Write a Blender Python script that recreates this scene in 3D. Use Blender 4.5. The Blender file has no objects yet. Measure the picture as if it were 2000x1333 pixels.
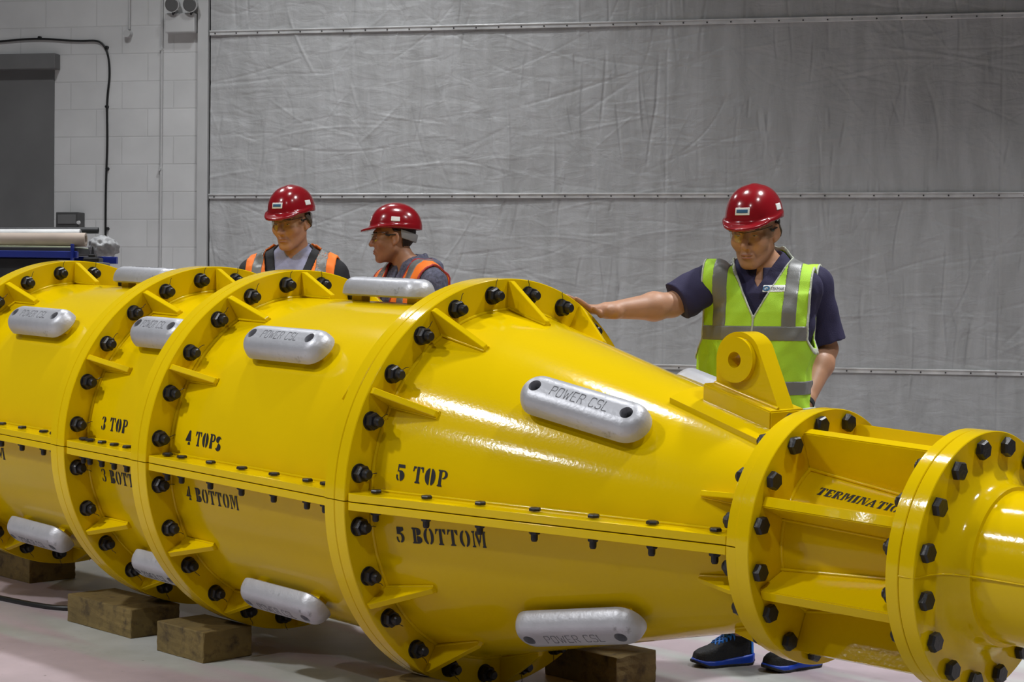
import bpy, bmesh, math, random
import numpy as np
from mathutils import Vector, Matrix

# ------------------------------------------------------------------ camera, world, lamps, exposure
S = 0.642                       # metres per bolt-circle radius of the big flanges
H0 = 1.08 * S                  # height of the housing's axis above the floor
FPX, YAW, PIT, ROL = 3379.946, -0.806895, 0.024077, 0.010666
CAM = np.array([4.598274, -6.277276, 1.029104 + 1.08]) * S
TILT, MROLL = -0.0294547, 0.0151114
_cy, _sy = math.cos(YAW), math.sin(YAW)
FW = np.array([math.cos(PIT) * _sy, math.cos(PIT) * _cy, -math.sin(PIT)])
_rt = np.array([_cy, -_sy, 0.0])
_up = np.cross(_rt, FW)
RT = _rt * math.cos(ROL) + _up * math.sin(ROL)
UP = -_rt * math.sin(ROL) + _up * math.cos(ROL)

scene = bpy.context.scene
COL = scene.collection
cam_d = bpy.data.cameras.new('camera')
cam_d.sensor_fit = 'HORIZONTAL'
cam_d.sensor_width = 36.0
cam_d.lens = FPX * 36.0 / 2000.0
cam_d.clip_end = 100
cam = bpy.data.objects.new('camera', cam_d)
COL.objects.link(cam)
m4 = Matrix.Identity(4)
for i in range(3):
    m4[i][0], m4[i][1], m4[i][2], m4[i][3] = RT[i], UP[i], -FW[i], CAM[i]
cam.matrix_world = m4
scene.camera = cam

world = bpy.data.worlds.new('hall_light')
scene.world = world
world.use_nodes = True
_bg = world.node_tree.nodes['Background']
_bg.inputs['Color'].default_value = (0.92, 0.96, 1.0, 1)
_bg.inputs['Strength'].default_value = 0.06

def bay_or_fill(x, y, power, z=6.5, size=0.45, spread=2.35):
    l = bpy.data.lights.new('bay_or_fill_lamp', 'AREA')
    l.shape = 'DISK'; l.size = size; l.energy = power
    l.color = (0.965, 0.985, 1.0); l.spread = spread
    o = bpy.data.objects.new('bay_or_fill_lamp', l)
    o.location = (x, y, z)
    COL.objects.link(o)
LAMP = 360
for (lx, ly, k) in ((-2.6, 0.9, 0.17), (-3.4, -4.7, 0.62), (-3.7, -8.6, 0.70), (-6.8, 0.9, 0.28), (2.4, 0.9, 0.26), (-10.5, 4.5, 0.95),  # last entry here is an added fill light for the block wall
                    (2.6, -4.7, 0.35), (-7.0, -9.5, 0.50)):
    bay_or_fill(lx, ly, LAMP * k)
bay_or_fill(-6.3, 3.0, LAMP * 0.20, spread=1.7)  # added fill to brighten the back wall, not a hall fitting
bay_or_fill(0.2, 3.2, LAMP * 0.54, spread=2.0)  # added fill for the right part of the quilted wall

scene.view_settings.view_transform = 'Standard'
scene.view_settings.look = 'None'
scene.view_settings.exposure = 0.0
scene.view_settings.gamma = 1.0
scene.view_settings.use_curve_mapping = False

rnd = random.Random(7)

def P(u, v, D):
    """world point seen at photo pixel (u, v) at camera depth D"""
    return CAM + D * (FW + RT * (u - 1000.0) / FPX - UP * (v - 666.5) / FPX)
def on_floor(u, v, z=0.0):
    d = FW + RT * (u - 1000.0) / FPX - UP * (v - 666.5) / FPX
    return CAM + d * (z - CAM[2]) / d[2]
# the far wall: a vertical plane
PHI = 0.597926
WD = np.array([math.cos(PHI), math.sin(PHI), 0.0])
WN = np.array([math.sin(PHI), -math.cos(PHI), 0.0])          # towards the camera
WC = 13.18
def wall_pt(u, v, out=0.0):
    d = FW + RT * (u - 1000.0) / FPX - UP * (v - 666.5) / FPX
    t = (WC - out) / -(d @ WN)
    return CAM + d * t
W0 = CAM - WN * WC; W0 = np.array([W0[0], W0[1], 0.0])
def wpt(t, z, out=0.0):
    return W0 + WD * t + WN * out + np.array([0, 0, z])
def wtz(u, v):
    q = wall_pt(u, v) - W0
    return q @ WD, q[2]

# ------------------------------------------------------------------ materials
def mat(name, color, rough=0.5, metal=0.0, spec=0.5, coat=0.0, bump=0.0, bscale=60.0, var=0.0, vscale=4.0, dirt=None, dscale=8.0, dlo=0.55, dhi=0.7, emis=None, gen=True):
    m = bpy.data.materials.new(name); m.use_nodes = True
    nt = m.node_tree; b = nt.nodes['Principled BSDF']
    b.inputs['Base Color'].default_value = (*color, 1)
    b.inputs['Roughness'].default_value = rough
    b.inputs['Metallic'].default_value = metal
    b.inputs['Specular IOR Level'].default_value = spec
    b.inputs['Coat Weight'].default_value = coat
    b.inputs['Coat Roughness'].default_value = 0.12
    tc = nt.nodes.new('ShaderNodeTexCoord')
    src = tc.outputs['Object']
    col = None
    if var > 0:
        n = nt.nodes.new('ShaderNodeTexNoise'); n.inputs['Scale'].default_value = vscale; n.inputs['Detail'].default_value = 6
        nt.links.new(src, n.inputs['Vector'])
        r = nt.nodes.new('ShaderNodeMapRange'); r.inputs['From Min'].default_value = 0.3; r.inputs['From Max'].default_value = 0.7
        r.inputs['To Min'].default_value = 1 - var; r.inputs['To Max'].default_value = 1 + var
        nt.links.new(n.outputs['Fac'], r.inputs['Value'])
        mx = nt.nodes.new('ShaderNodeVectorMath'); mx.operation = 'SCALE'
        mx.inputs[0].default_value = color
        nt.links.new(r.outputs['Result'], mx.inputs['Scale'])
        col = mx.outputs['Vector']
    if dirt is not None:
        n = nt.nodes.new('ShaderNodeTexNoise'); n.inputs['Scale'].default_value = dscale; n.inputs['Detail'].default_value = 9; n.inputs['Roughness'].default_value = 0.65
        nt.links.new(src, n.inputs['Vector'])
        r = nt.nodes.new('ShaderNodeMapRange'); r.inputs['From Min'].default_value = dlo; r.inputs['From Max'].default_value = dhi
        nt.links.new(n.outputs['Fac'], r.inputs['Value'])
        mx = nt.nodes.new('ShaderNodeMix'); mx.data_type = 'RGBA'
        nt.links.new(r.outputs['Result'], mx.inputs['Factor'])
        if col is None: mx.inputs['A'].default_value = (*color, 1)
        else: nt.links.new(col, mx.inputs['A'])
        mx.inputs['B'].default_value = (*dirt, 1)
        col = mx.outputs['Result']
    if col is not None: nt.links.new(col, b.inputs['Base Color'])
    if bump > 0:
        n = nt.nodes.new('ShaderNodeTexNoise'); n.inputs['Scale'].default_value = bscale; n.inputs['Detail'].default_value = 3
        nt.links.new(src, n.inputs['Vector'])
        bp = nt.nodes.new('ShaderNodeBump'); bp.inputs['Strength'].default_value = bump; bp.inputs['Distance'].default_value = 0.004
        nt.links.new(n.outputs['Fac'], bp.inputs['Height'])
        nt.links.new(bp.outputs['Normal'], b.inputs['Normal'])
        if coat > 0: nt.links.new(bp.outputs['Normal'], b.inputs['Coat Normal'])
    if emis:
        b.inputs['Emission Color'].default_value = (*emis[0], 1); b.inputs['Emission Strength'].default_value = emis[1]
    return m

M = {}
M['yellow'] = mat('yellow_gloss_paint', (0.70, 0.475, 0.0008), rough=0.11, coat=0.0, bump=0.075, bscale=85, var=0.035, vscale=2.2, spec=0.22)
M['black'] = mat('blackened_steel', (0.018, 0.017, 0.019), rough=0.38, metal=0.3, bump=0.2, bscale=120)
M['stencil'] = mat('black_stencil_paint', (0.008, 0.008, 0.012), rough=0.6)
M['alu'] = mat('cast_aluminium', (0.46, 0.46, 0.49), rough=0.42, metal=0.35, bump=0.3, bscale=70, var=0.10, vscale=9, dirt=(0.09, 0.085, 0.08), dscale=11, dlo=0.62, dhi=0.75)
M['alu_mark'] = mat('stamped_marking', (0.13, 0.13, 0.14), rough=0.7)
M['hole'] = mat('dark_recess', (0.012, 0.012, 0.013), rough=0.6)
M['timber'] = mat('weathered_timber', (0.155, 0.105, 0.032), rough=0.85, bump=0.7, bscale=38, var=0.3, vscale=7, dirt=(0.055, 0.035, 0.014), dscale=14, dlo=0.5, dhi=0.68)
M['steel'] = mat('galvanised_steel', (0.62, 0.62, 0.62), rough=0.35, metal=0.25, var=0.2, vscale=6)
M['rivet'] = mat('dark_rivet', (0.05, 0.05, 0.05), rough=0.5)
M['paint_grey'] = mat('grey_painted_steel', (0.47, 0.47, 0.47), rough=0.5, var=0.06)
M['darkgrey'] = mat('dark_grey_steel', (0.135, 0.135, 0.135), rough=0.55, var=0.15, vscale=1.6)
M['lintel'] = mat('grey_lintel', (0.14, 0.14, 0.14), rough=0.6, var=0.1)
M['cable'] = mat('black_cable_sheath', (0.006, 0.006, 0.006), rough=0.45)
M['boxgrey'] = mat('light_grey_box', (0.48, 0.48, 0.48), rough=0.5, var=0.05)
M['lampglass'] = mat('grey_lamp_lens', (0.10, 0.10, 0.10), rough=0.25)
M['blue'] = mat('blue_rack_paint', (0.006, 0.02, 0.22), rough=0.4, var=0.1)
M['kraft'] = mat('kraft_paper', (0.36, 0.29, 0.24), rough=0.7, var=0.12, vscale=5)
M['white_sheet'] = mat('white_sheet', (0.55, 0.55, 0.55), rough=0.55, var=0.1, vscale=6)
M['green_sheet'] = mat('pale_green_sheet', (0.38, 0.42, 0.28), rough=0.6, var=0.2, vscale=6)
M['plastic'] = mat('crumpled_plastic_film', (0.25, 0.25, 0.255), rough=0.6, bump=0.5, bscale=25, var=0.25, vscale=14)
M['dark_box'] = mat('dark_switch_box', (0.06, 0.06, 0.06), rough=0.5)
M['bench'] = mat('black_bench_stuff', (0.02, 0.02, 0.022), rough=0.6, var=0.3, vscale=9)

# floor: worn pinkish-grey painted concrete
def floor_mat():
    m = bpy.data.materials.new('worn_painted_concrete'); m.use_nodes = True
    nt = m.node_tree; b = nt.nodes['Principled BSDF']; b.inputs['Roughness'].default_value = 0.45
    tc = nt.nodes.new('ShaderNodeTexCoord')
    def noise(scale, det=6, rough=0.6, sx=1.0, sy=1.0):
        mp = nt.nodes.new('ShaderNodeMapping'); mp.inputs['Scale'].default_value = (sx, sy, 1)
        nt.links.new(tc.outputs['Object'], mp.inputs['Vector'])
        n = nt.nodes.new('ShaderNodeTexNoise'); n.inputs['Scale'].default_value = scale; n.inputs['Detail'].default_value = det; n.inputs['Roughness'].default_value = rough
        nt.links.new(mp.outputs['Vector'], n.inputs['Vector']); return n.outputs['Fac']
    def ramp(fac, a, c, lo, hi):
        r = nt.nodes.new('ShaderNodeValToRGB'); r.color_ramp.elements[0].position = lo; r.color_ramp.elements[1].position = hi
        r.color_ramp.elements[0].color = (*a, 1); r.color_ramp.elements[1].color = (*c, 1)
        nt.links.new(fac, r.inputs['Fac']); return r.outputs['Color']
    def mix(f, a, c):
        x = nt.nodes.new('ShaderNodeMix'); x.data_type = 'RGBA'
        if isinstance(f, float): x.inputs['Factor'].default_value = f
        else: nt.links.new(f, x.inputs['Factor'])
        nt.links.new(a, x.inputs['A'])
        if isinstance(c, tuple): x.inputs['B'].default_value = (*c, 1)
        else: nt.links.new(c, x.inputs['B'])
        return x.outputs['Result']
    base = ramp(noise(1.3), (0.34, 0.275, 0.295), (0.47, 0.375, 0.405), 0.36, 0.62)
    green = ramp(noise(3.0, 8), (0.345, 0.35, 0.325), (0.44, 0.445, 0.43), 0.35, 0.65)
    worn = ramp(noise(0.9, 3, 0.5, 0.25, 2.2), (0, 0, 0), (1, 1, 1), 0.47, 0.53)
    c = mix(worn, base, green)
    specks = ramp(noise(26, 8, 0.75), (0, 0, 0), (1, 1, 1), 0.63, 0.69)
    c = mix(specks, c, (0.13, 0.11, 0.105))
    stain = ramp(noise(7, 10, 0.75), (0, 0, 0), (0.55, 0.55, 0.55), 0.58, 0.72)
    c = mix(stain, c, (0.27, 0.24, 0.235))
    nt.links.new(c, b.inputs['Base Color'])
    bp = nt.nodes.new('ShaderNodeBump'); bp.inputs['Strength'].default_value = 0.15; bp.inputs['Distance'].default_value = 0.004
    nt.links.new(noise(40, 6), bp.inputs['Height']); nt.links.new(bp.outputs['Normal'], b.inputs['Normal'])
    return m
M['floor'] = floor_mat()

def block_mat():
    m = bpy.data.materials.new('painted_blockwork'); m.use_nodes = True
    nt = m.node_tree; b = nt.nodes['Principled BSDF']; b.inputs['Roughness'].default_value = 0.6
    tc = nt.nodes.new('ShaderNodeTexCoord')
    br = nt.nodes.new('ShaderNodeTexBrick')
    nt.links.new(tc.outputs['UV'], br.inputs['Vector'])
    br.inputs['Scale'].default_value = 1.0
    br.inputs['Brick Width'].default_value = 0.45; br.inputs['Row Height'].default_value = 0.225
    br.inputs['Mortar Size'].default_value = 0.006; br.inputs['Mortar Smooth'].default_value = 0.4
    br.inputs['Color1'].default_value = (0.70, 0.70, 0.70, 1); br.inputs['Color2'].default_value = (0.66, 0.66, 0.66, 1); br.inputs['Mortar'].default_value = (0.61, 0.61, 0.61, 1)
    n = nt.nodes.new('ShaderNodeTexNoise'); n.inputs['Scale'].default_value = 2.0; n.inputs['Detail'].default_value = 6
    nt.links.new(tc.outputs['UV'], n.inputs['Vector'])
    mx = nt.nodes.new('ShaderNodeMix'); mx.data_type = 'RGBA'; mx.blend_type = 'MULTIPLY'; mx.inputs['Factor'].default_value = 0.35
    nt.links.new(br.outputs['Color'], mx.inputs['A']); nt.links.new(n.outputs['Fac'], mx.inputs['B'])
    nt.links.new(mx.outputs['Result'], b.inputs['Base Color'])
    bp = nt.nodes.new('ShaderNodeBump'); bp.inputs['Strength'].default_value = 0.4; bp.inputs['Distance'].default_value = 0.005; bp.invert = True
    nt.links.new(br.outputs['Fac'], bp.inputs['Height']); nt.links.new(bp.outputs['Normal'], b.inputs['Normal'])
    return m
M['block'] = block_mat()

def quilt_mat():
    m = bpy.data.materials.new('grey_foil_quilt'); m.use_nodes = True
    nt = m.node_tree; b = nt.nodes['Principled BSDF']
    b.inputs['Roughness'].default_value = 0.55; b.inputs['Metallic'].default_value = 0.10
    tc = nt.nodes.new('ShaderNodeTexCoord')
    def noise(sx, sy, scale, det, rough):
        mp = nt.nodes.new('ShaderNodeMapping'); mp.inputs['Scale'].default_value = (sx, sy, 1)
        nt.links.new(tc.outputs['UV'], mp.inputs['Vector'])
        n = nt.nodes.new('ShaderNodeTexNoise'); n.inputs['Scale'].default_value = scale; n.inputs['Detail'].default_value = det; n.inputs['Roughness'].default_value = rough
        n.inputs['Distortion'].default_value = 0.6
        nt.links.new(mp.outputs['Vector'], n.inputs['Vector']); return n.outputs['Fac']
    r = nt.nodes.new('ShaderNodeValToRGB')
    r.color_ramp.elements[0].position = 0.3; r.color_ramp.elements[0].color = (0.355, 0.355, 0.355, 1)
    r.color_ramp.elements[1].position = 0.62; r.color_ramp.elements[1].color = (0.445, 0.447, 0.452, 1)
    nt.links.new(noise(2.2, 0.35, 3.5, 6, 0.6), r.inputs['Fac'])
    nt.links.new(r.outputs['Color'], b.inputs['Base Color'])
    a = nt.nodes.new('ShaderNodeMath'); a.operation = 'ADD'
    nt.links.new(noise(1.2, 0.8, 6, 4, 0.5), a.inputs[0]); nt.links.new(noise(1.0, 2.6, 4, 4, 0.45), a.inputs[1])
    bp = nt.nodes.new('ShaderNodeBump'); bp.inputs['Strength'].default_value = 0.42; bp.inputs['Distance'].default_value = 0.03
    nt.links.new(a.outputs[0], bp.inputs['Height']); nt.links.new(bp.outputs['Normal'], b.inputs['Normal'])
    return m
M['quilt'] = quilt_mat()

# ------------------------------------------------------------------ object helpers
def link(name, me, m=None, parent=None, smooth=False):
    if m is not None and not me.materials: me.materials.append(m)
    if smooth:
        for p_ in me.polygons: p_.use_smooth = True
    o = bpy.data.objects.new(name, me); COL.objects.link(o)
    if parent is not None: o.parent = parent
    return o
def from_bm(name, bm, m=None, parent=None, smooth=False, angle=None):
    me = bpy.data.meshes.new(name)
    bmesh.ops.recalc_face_normals(bm, faces=bm.faces[:])
    bm.to_mesh(me); bm.free()
    o = link(name, me, m, parent, smooth)
    if angle is not None:
        for p_ in me.polygons: p_.use_smooth = True
        try: me.set_sharp_from_angle(angle=math.radians(angle))
        except Exception: pass
    return o
def empty(name, loc=(0, 0, 0), rot=(0, 0, 0), parent=None):
    o = bpy.data.objects.new(name, None); o.location = loc; o.rotation_euler = rot
    o.empty_display_size = 0.1
    COL.objects.link(o)
    if parent: o.parent = parent
    return o
def tag(o, label=None, cat=None, group=None, kind=None):
    if label: o['label'] = label
    if cat: o['category'] = cat
    if group: o['group'] = group
    if kind: o['kind'] = kind
    return o
def dup(o, parent=None):
    c = o.copy(); COL.objects.link(c)
    if parent is not None: c.parent = parent
    for ch in list(o.children): dup(ch, c)
    return c
def box_bm(bm, lo, hi, bevel=0.0):
    r = bmesh.ops.create_cube(bm, size=1.0)
    vs = r['verts']
    lo = np.array(lo, float); hi = np.array(hi, float)
    for v in vs:
        v.co = Vector([(lo[i] + hi[i]) / 2 + v.co[i] * (hi[i] - lo[i]) for i in range(3)])
    if bevel > 0:
        es = list({e for v in vs for e in v.link_edges})
        bmesh.ops.bevel(bm, geom=es, offset=bevel, segments=2, affect='EDGES', profile=0.5)
    return vs
def cyl_bm(bm, a, b, ra, rb=None, seg=24, caps=True):
    a = Vector(a); b = Vector(b); d = b - a
    rb = ra if rb is None else rb
    q = d.to_track_quat('Z', 'Y').to_matrix().to_4x4(); q.translation = (a + b) / 2
    bmesh.ops.create_cone(bm, cap_ends=caps, segments=seg, radius1=ra, radius2=rb, depth=d.length, matrix=q)
def tube(name, pts, r, m, parent=None, res=8):
    cu = bpy.data.curves.new(name, 'CURVE'); cu.dimensions = '3D'; cu.bevel_depth = r; cu.bevel_resolution = 3; cu.resolution_u = res; cu.use_fill_caps = True
    sp = cu.splines.new('NURBS'); sp.points.add(len(pts) - 1)
    for i, q in enumerate(pts): sp.points[i].co = (*q, 1)
    sp.use_endpoint_u = True; sp.order_u = 4 if len(pts) >= 4 else len(pts)
    o = bpy.data.objects.new(name, cu); COL.objects.link(o)
    dg = bpy.context.evaluated_depsgraph_get()
    me = bpy.data.meshes.new_from_object(o.evaluated_get(dg))
    bpy.data.objects.remove(o); bpy.data.curves.remove(cu)
    me.materials.clear()
    return link(name, me, m, parent, smooth=True)

# ------------------------------------------------------------------ the room
bm = bmesh.new()
vs = [bm.verts.new(c) for c in ((-30, -14, 0), (14, -14, 0), (14, 22, 0), (-30, 22, 0))]
bm.faces.new(vs)
tag(from_bm('floor', bm, M['floor']), kind='structure')

def wall_grid(name, t0, t1, z0, z1, nt_, nz, fn, m):
    T = np.linspace(t0, t1, nt_ + 1); Z = np.linspace(z0, z1, nz + 1)
    tt, zz = np.meshgrid(T, Z)
    off = fn(tt, zz)
    co = W0[None, None] + WD * tt[..., None] + WN * off[..., None]
    co[..., 2] += zz
    n1 = nt_ + 1
    idx = np.arange((nz + 1) * n1).reshape(nz + 1, n1)
    f = np.stack([idx[:-1, :-1], idx[:-1, 1:], idx[1:, 1:], idx[1:, :-1]], -1).reshape(-1, 4)
    me = bpy.data.meshes.new(name)
    me.vertices.add(co.size // 3); me.vertices.foreach_set('co', co.reshape(-1))
    me.loops.add(f.size); me.loops.foreach_set('vertex_index', f.reshape(-1).astype(np.int32))
    me.polygons.add(len(f)); me.polygons.foreach_set('loop_start', np.arange(0, f.size, 4, dtype=np.int32)); me.polygons.foreach_set('loop_total', np.full(len(f), 4, dtype=np.int32))
    uv = me.uv_layers.new(name='UVMap')
    uvs = np.stack([tt.reshape(-1)[f.reshape(-1)], zz.reshape(-1)[f.reshape(-1)]], -1)
    uv.data.foreach_set('uv', uv_ready(uvs))
    me.update(); me.validate()
    return link(name, me, m, smooth=True)
def uv_ready(a): return a.reshape(-1).astype(np.float32)

T_EDGE, _ = wtz(412, 300)
_, ZR2 = wtz(414, 384.5)
T_L, _ = wtz(-900, 300)
T_R, _ = wtz(2500, 300)
ROWZ = wtz(250, 483.3)[1]
o = wall_grid('wall_left', T_L, T_EDGE - 0.012, 0, 7.0, 4, 4, lambda t, z: np.zeros_like(t), M['block'])
_u = o.data.uv_layers[0].data
_t465 = wtz(138, 200)[0]
for d_ in _u: d_.uv = (d_.uv[0] - _t465, d_.uv[1] - ROWZ + 0.225 * 20)
tag(o, kind='structure')

def quilt(t, z):
    rng = np.random.default_rng(11)
    off = np.zeros_like(t)
    # slack billows between the battens
    tt = t - T_EDGE
    for k in range(26):
        ax = rng.uniform(0.4, 2.2); az = rng.uniform(0.5, 2.2)
        off += rng.uniform(0.002, 0.007) * np.sin(ax * tt * 2.2 + rng.uniform(0, 7) + 1.2 * np.sin(az * z + rng.uniform(0, 7))) * np.sin(az * z * 1.7 + rng.uniform(0, 7)) / 3
    def crease(x0, z0, ang, L, w, amp, bend):
        c, s = math.cos(ang), math.sin(ang)
        a = (tt - x0) * c + (z - z0) * s
        b_ = -(tt - x0) * s + (z - z0) * c + bend * a * a
        win = np.exp(-(a / L) ** 4)
        return amp * win * np.exp(-(b_ / w) ** 2)
    TW = 7.2
    for k in range(190):       # long near-vertical drag folds
        off += crease(rng.uniform(0, TW), rng.uniform(0.9, 3.7), math.pi / 2 + rng.normal(0, 0.16), rng.uniform(0.06, 0.30), rng.uniform(0.006, 0.013), rng.choice([-1, 1, -1]) * rng.uniform(0.0035, 0.010), rng.normal(0, 0.3))
    for k in range(220):       # sagging horizontal creases
        off += crease(rng.uniform(0, TW), rng.uniform(0.9, 3.7), rng.normal(0, 0.18), rng.uniform(0.08, 0.55), rng.uniform(0.0055, 0.011), rng.choice([-1, 1]) * rng.uniform(0.0015, 0.006), rng.normal(0, 0.12))
    for k in range(150):
        off += crease(rng.uniform(0, TW), rng.uniform(0.9, 3.7), rng.uniform(0, math.pi), rng.uniform(0.1, 0.35), rng.uniform(0.006, 0.012), rng.choice([-1, 1]) * rng.uniform(0.002, 0.005), rng.normal(0, 0.5))
    # vertical lap seams
    for u_ in (1303, 1957):
        ts = wtz(u_, 200)[0]
        off += 0.004 / (1 + np.exp(-(t - ts) / 0.006)) - 0.007 * np.exp(-((t - ts) / 0.008) ** 2)
    return 0.03 + off * 0.75
tag(wall_grid('wall_back', T_EDGE + 0.004, T_R, 0.0, 4.6, 1080, 540, quilt, M['quilt']), kind='structure')
bm = bmesh.new()
def wbox(bm, t0, t1, z0, z1, o0, o1, bevel=0.0):
    n0 = len(bm.verts)
    vs = box_bm(bm, (t0, o0, z0), (t1, o1, z1), bevel)
    bm.verts.ensure_lookup_table()
    for v in bm.verts[n0:]:
        q = W0 + WD * v.co[0] + WN * v.co[1]
        v.co = Vector((q[0], q[1], v.co[2]))
# upper continuation of the back wall
wbox(bm, T_EDGE + 0.004, T_R, 4.6, 7.0, -0.05, 0.03)
tag(from_bm('wall_upper', bm, M['quilt']), kind='structure')
# battens (metal strips with rivets)
rivm = None
for i, (va, ub, vb) in enumerate(((66.5, 2000, 31.5), (384.5, 2000, 382.0), (717.0, 2000, 729.0))):
    ua = 413 if i < 2 else 413
    if i == 2: va = 717.0 - (1320 - 413) * 0.0172
    ta, za = wtz(ua, va); tb, zb = wtz(ub, vb)
    zm = (za + zb) / 2
    bm = bmesh.new(); wbox(bm, T_EDGE + 0.004, T_R, zm - 0.017, zm + 0.017, 0.03, 0.052, 0.003)
    wbox(bm, T_EDGE + 0.004, T_R, zm + 0.010, zm + 0.021, 0.03, 0.060, 0.002)
    b_ = tag(from_bm('trim_%d' % (i + 1), bm, M['steel']), kind='structure')
    for k in range(40):
        q = wpt(T_EDGE + 0.05 + k * 0.179, zm - 0.003, 0.052)
        if rivm is None:
            bm = bmesh.new(); cyl_bm(bm, (0, 0, 0), tuple(WN * 0.008), 0.0065, 0.004, 10)
            r_ = from_bm('rivet', bm, M['rivet'], b_); rivm = r_
        else:
            r_ = rivm.copy(); COL.objects.link(r_); r_.parent = b_
        r_.location = q
# steel channel at the edge of the quilt
t0, _ = wtz(389, 300)
bm = bmesh.new(); wbox(bm, t0, T_EDGE - 0.012, 0, 7, 0, 0.05, 0.004)
tag(from_bm('trim_4', bm, M['paint_grey']), kind='structure')
bm = bmesh.new(); wbox(bm, T_EDGE - 0.013, T_EDGE + 0.006, 0, 7, -0.02, 0.012)  # added black strip, its colour stands in for the shade in the gap
tag(from_bm('trim_6', bm, M['cable']), kind='structure')
# dark opening at the left with its lintel
t1, z1 = wtz(107, 137); _, zl = wtz(60, 108); tl, _ = wtz(118, 120)
bm = bmesh.new(); wbox(bm, T_L + 0.5, t1, 0, z1 + 0.01, 0.0, 0.012)
tag(from_bm('door_1', bm, M['darkgrey']), kind='structure')
bm = bmesh.new(); wbox(bm, T_L + 0.4, tl, z1, zl, 0.0, 0.10, 0.006)
tag(from_bm('trim_5', bm, M['lintel']), kind='structure')
# black cable clipped along the blockwork
cpx = ((-60, 86), (0, 81), (30, 78), (80, 74.5), (125, 79), (165, 80.5), (190, 78), (203, 87), (211, 104), (214, 130), (214, 155), (210, 182), (208.5, 215), (209.5, 250), (209.5, 285), (208, 325), (206.5, 370), (206, 420), (206, 462))
cb = tube('wall_cable', [wall_pt(u, v, 0.015) for u, v in cpx], 0.0085, M['cable'])
tag(cb, 'black cable clipped to the white block wall, bending down right of the dark doorway', 'cable')
for (u, v) in ((79, 74), (210, 93), (210, 209), (211, 330), (211, 447)):
    bm = bmesh.new(); q = Vector(wall_pt(u, v, 0.0)); cyl_bm(bm, q, q + Vector(WN) * 0.03, 0.014, 0.011, 12)
    from_bm('cable_clip', bm, M['cable'], cb)
# conduits
cd = tube('wall_conduit', [wall_pt(317.2, -60, 0.015), wall_pt(316.5, 150, 0.015), wall_pt(314.5, 330, 0.015), wall_pt(312, 560, 0.015)], 0.009, M['paint_grey'])
tag(cd, 'long thin grey conduit running floor to ceiling down the white block wall', 'conduit')
for (u, v) in ((316.5, 96), (314, 331)):
    bm = bmesh.new(); q = Vector(wall_pt(u, v, 0.0)); cyl_bm(bm, q, q + Vector(WN) * 0.03, 0.017, 0.014, 14)
    from_bm('saddle_clip', bm, M['steel'], cd)
cs = tube('wall_conduit', [wall_pt(253, -60, 0.015), wall_pt(253, 0, 0.015), wall_pt(252.6, 30, 0.015), wall_pt(252.3, 58, 0.015)], 0.010, M['paint_grey'])
tag(cs, 'short grey conduit dropping to a small round junction box high on the block wall', 'conduit')
bm = bmesh.new(); q = Vector(wall_pt(252, 67, 0)); cyl_bm(bm, q, q + Vector(WN) * 0.05, 0.034, 0.030, 24)
from_bm('junction_box', bm, M['boxgrey'], cs)
# twin-head emergency lamp
t0, z0 = wtz(330, 67); t1, z1 = wtz(388, 28)
el = empty('emergency_light', wpt((t0 + t1) / 2, z0, 0))
tag(el, 'grey twin-head emergency light box at the top of the block wall', 'light')
def on_parent(o, par):
    bpy.context.view_layer.update()
    o.parent = par; o.matrix_parent_inverse = par.matrix_world.inverted()
    return o
bm = bmesh.new(); wbox(bm, t0, t1, z0, z1, 0, 0.09, 0.008); on_parent(from_bm('battery_box', bm, M['boxgrey']), el)
for (u, v) in ((339, 9), (374, 9)):
    bm = bmesh.new(); q = Vector(wall_pt(u, v, 0.10)); w = Vector(WN) + Vector((0, 0, -0.15))
    cyl_bm(bm, q - w * 0.06, q + w * 0.04, 0.035, 0.062, 28)
    hd = on_parent(from_bm('lamp_head', bm, M['paint_grey'], angle=40), el)
    bm = bmesh.new(); cyl_bm(bm, q + w * 0.0405, q + w * 0.046, 0.056, 0.050, 28)
    on_parent(from_bm('lens', bm, M['lampglass']), hd)
    bm = bmesh.new(); cyl_bm(bm, q - Vector((0, 0, 0.03)), Vector(wall_pt(u, 29, 0.08)), 0.012, 0.012, 12)
    on_parent(from_bm('bracket', bm, M['black']), el)

# ------------------------------------------------------------------ the yellow bolted housing (local: x along the axis, z up)
hs = empty('bolted_steel_housing', (0, 0, H0), (MROLL, -TILT, 0))
tag(hs, 'long yellow bolted steel housing with round flanges and a tapered end, lying on timber blocks', 'machine')
X2, X3, X4, X5, X6, X7 = (v * S for v in (-6.4446, -4.6836, -3.7780, -1.9892, 0.0770, 0.8666))   # front faces of the flanges
XL = -8.35 * S
RO, RB, RS = 1.08 * S, 1.0 * S, 0.918 * S
R6O, R6B, R7O, R7B = 0.566 * S, 0.5098 * S, 0.540 * S, 0.4802 * S
RC6 = 0.39 * S
GAP = 0.0016
def pol(x, e, R):
    """e: degrees above the near horizontal (0 = near side, 90 = top)"""
    a = math.radians(e)
    return Vector((x, -R * math.cos(a), R * math.sin(a)))
def cone_R(x): return RS + (x - X5) / (X6 - X5) * (RC6 - RS)

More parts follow.
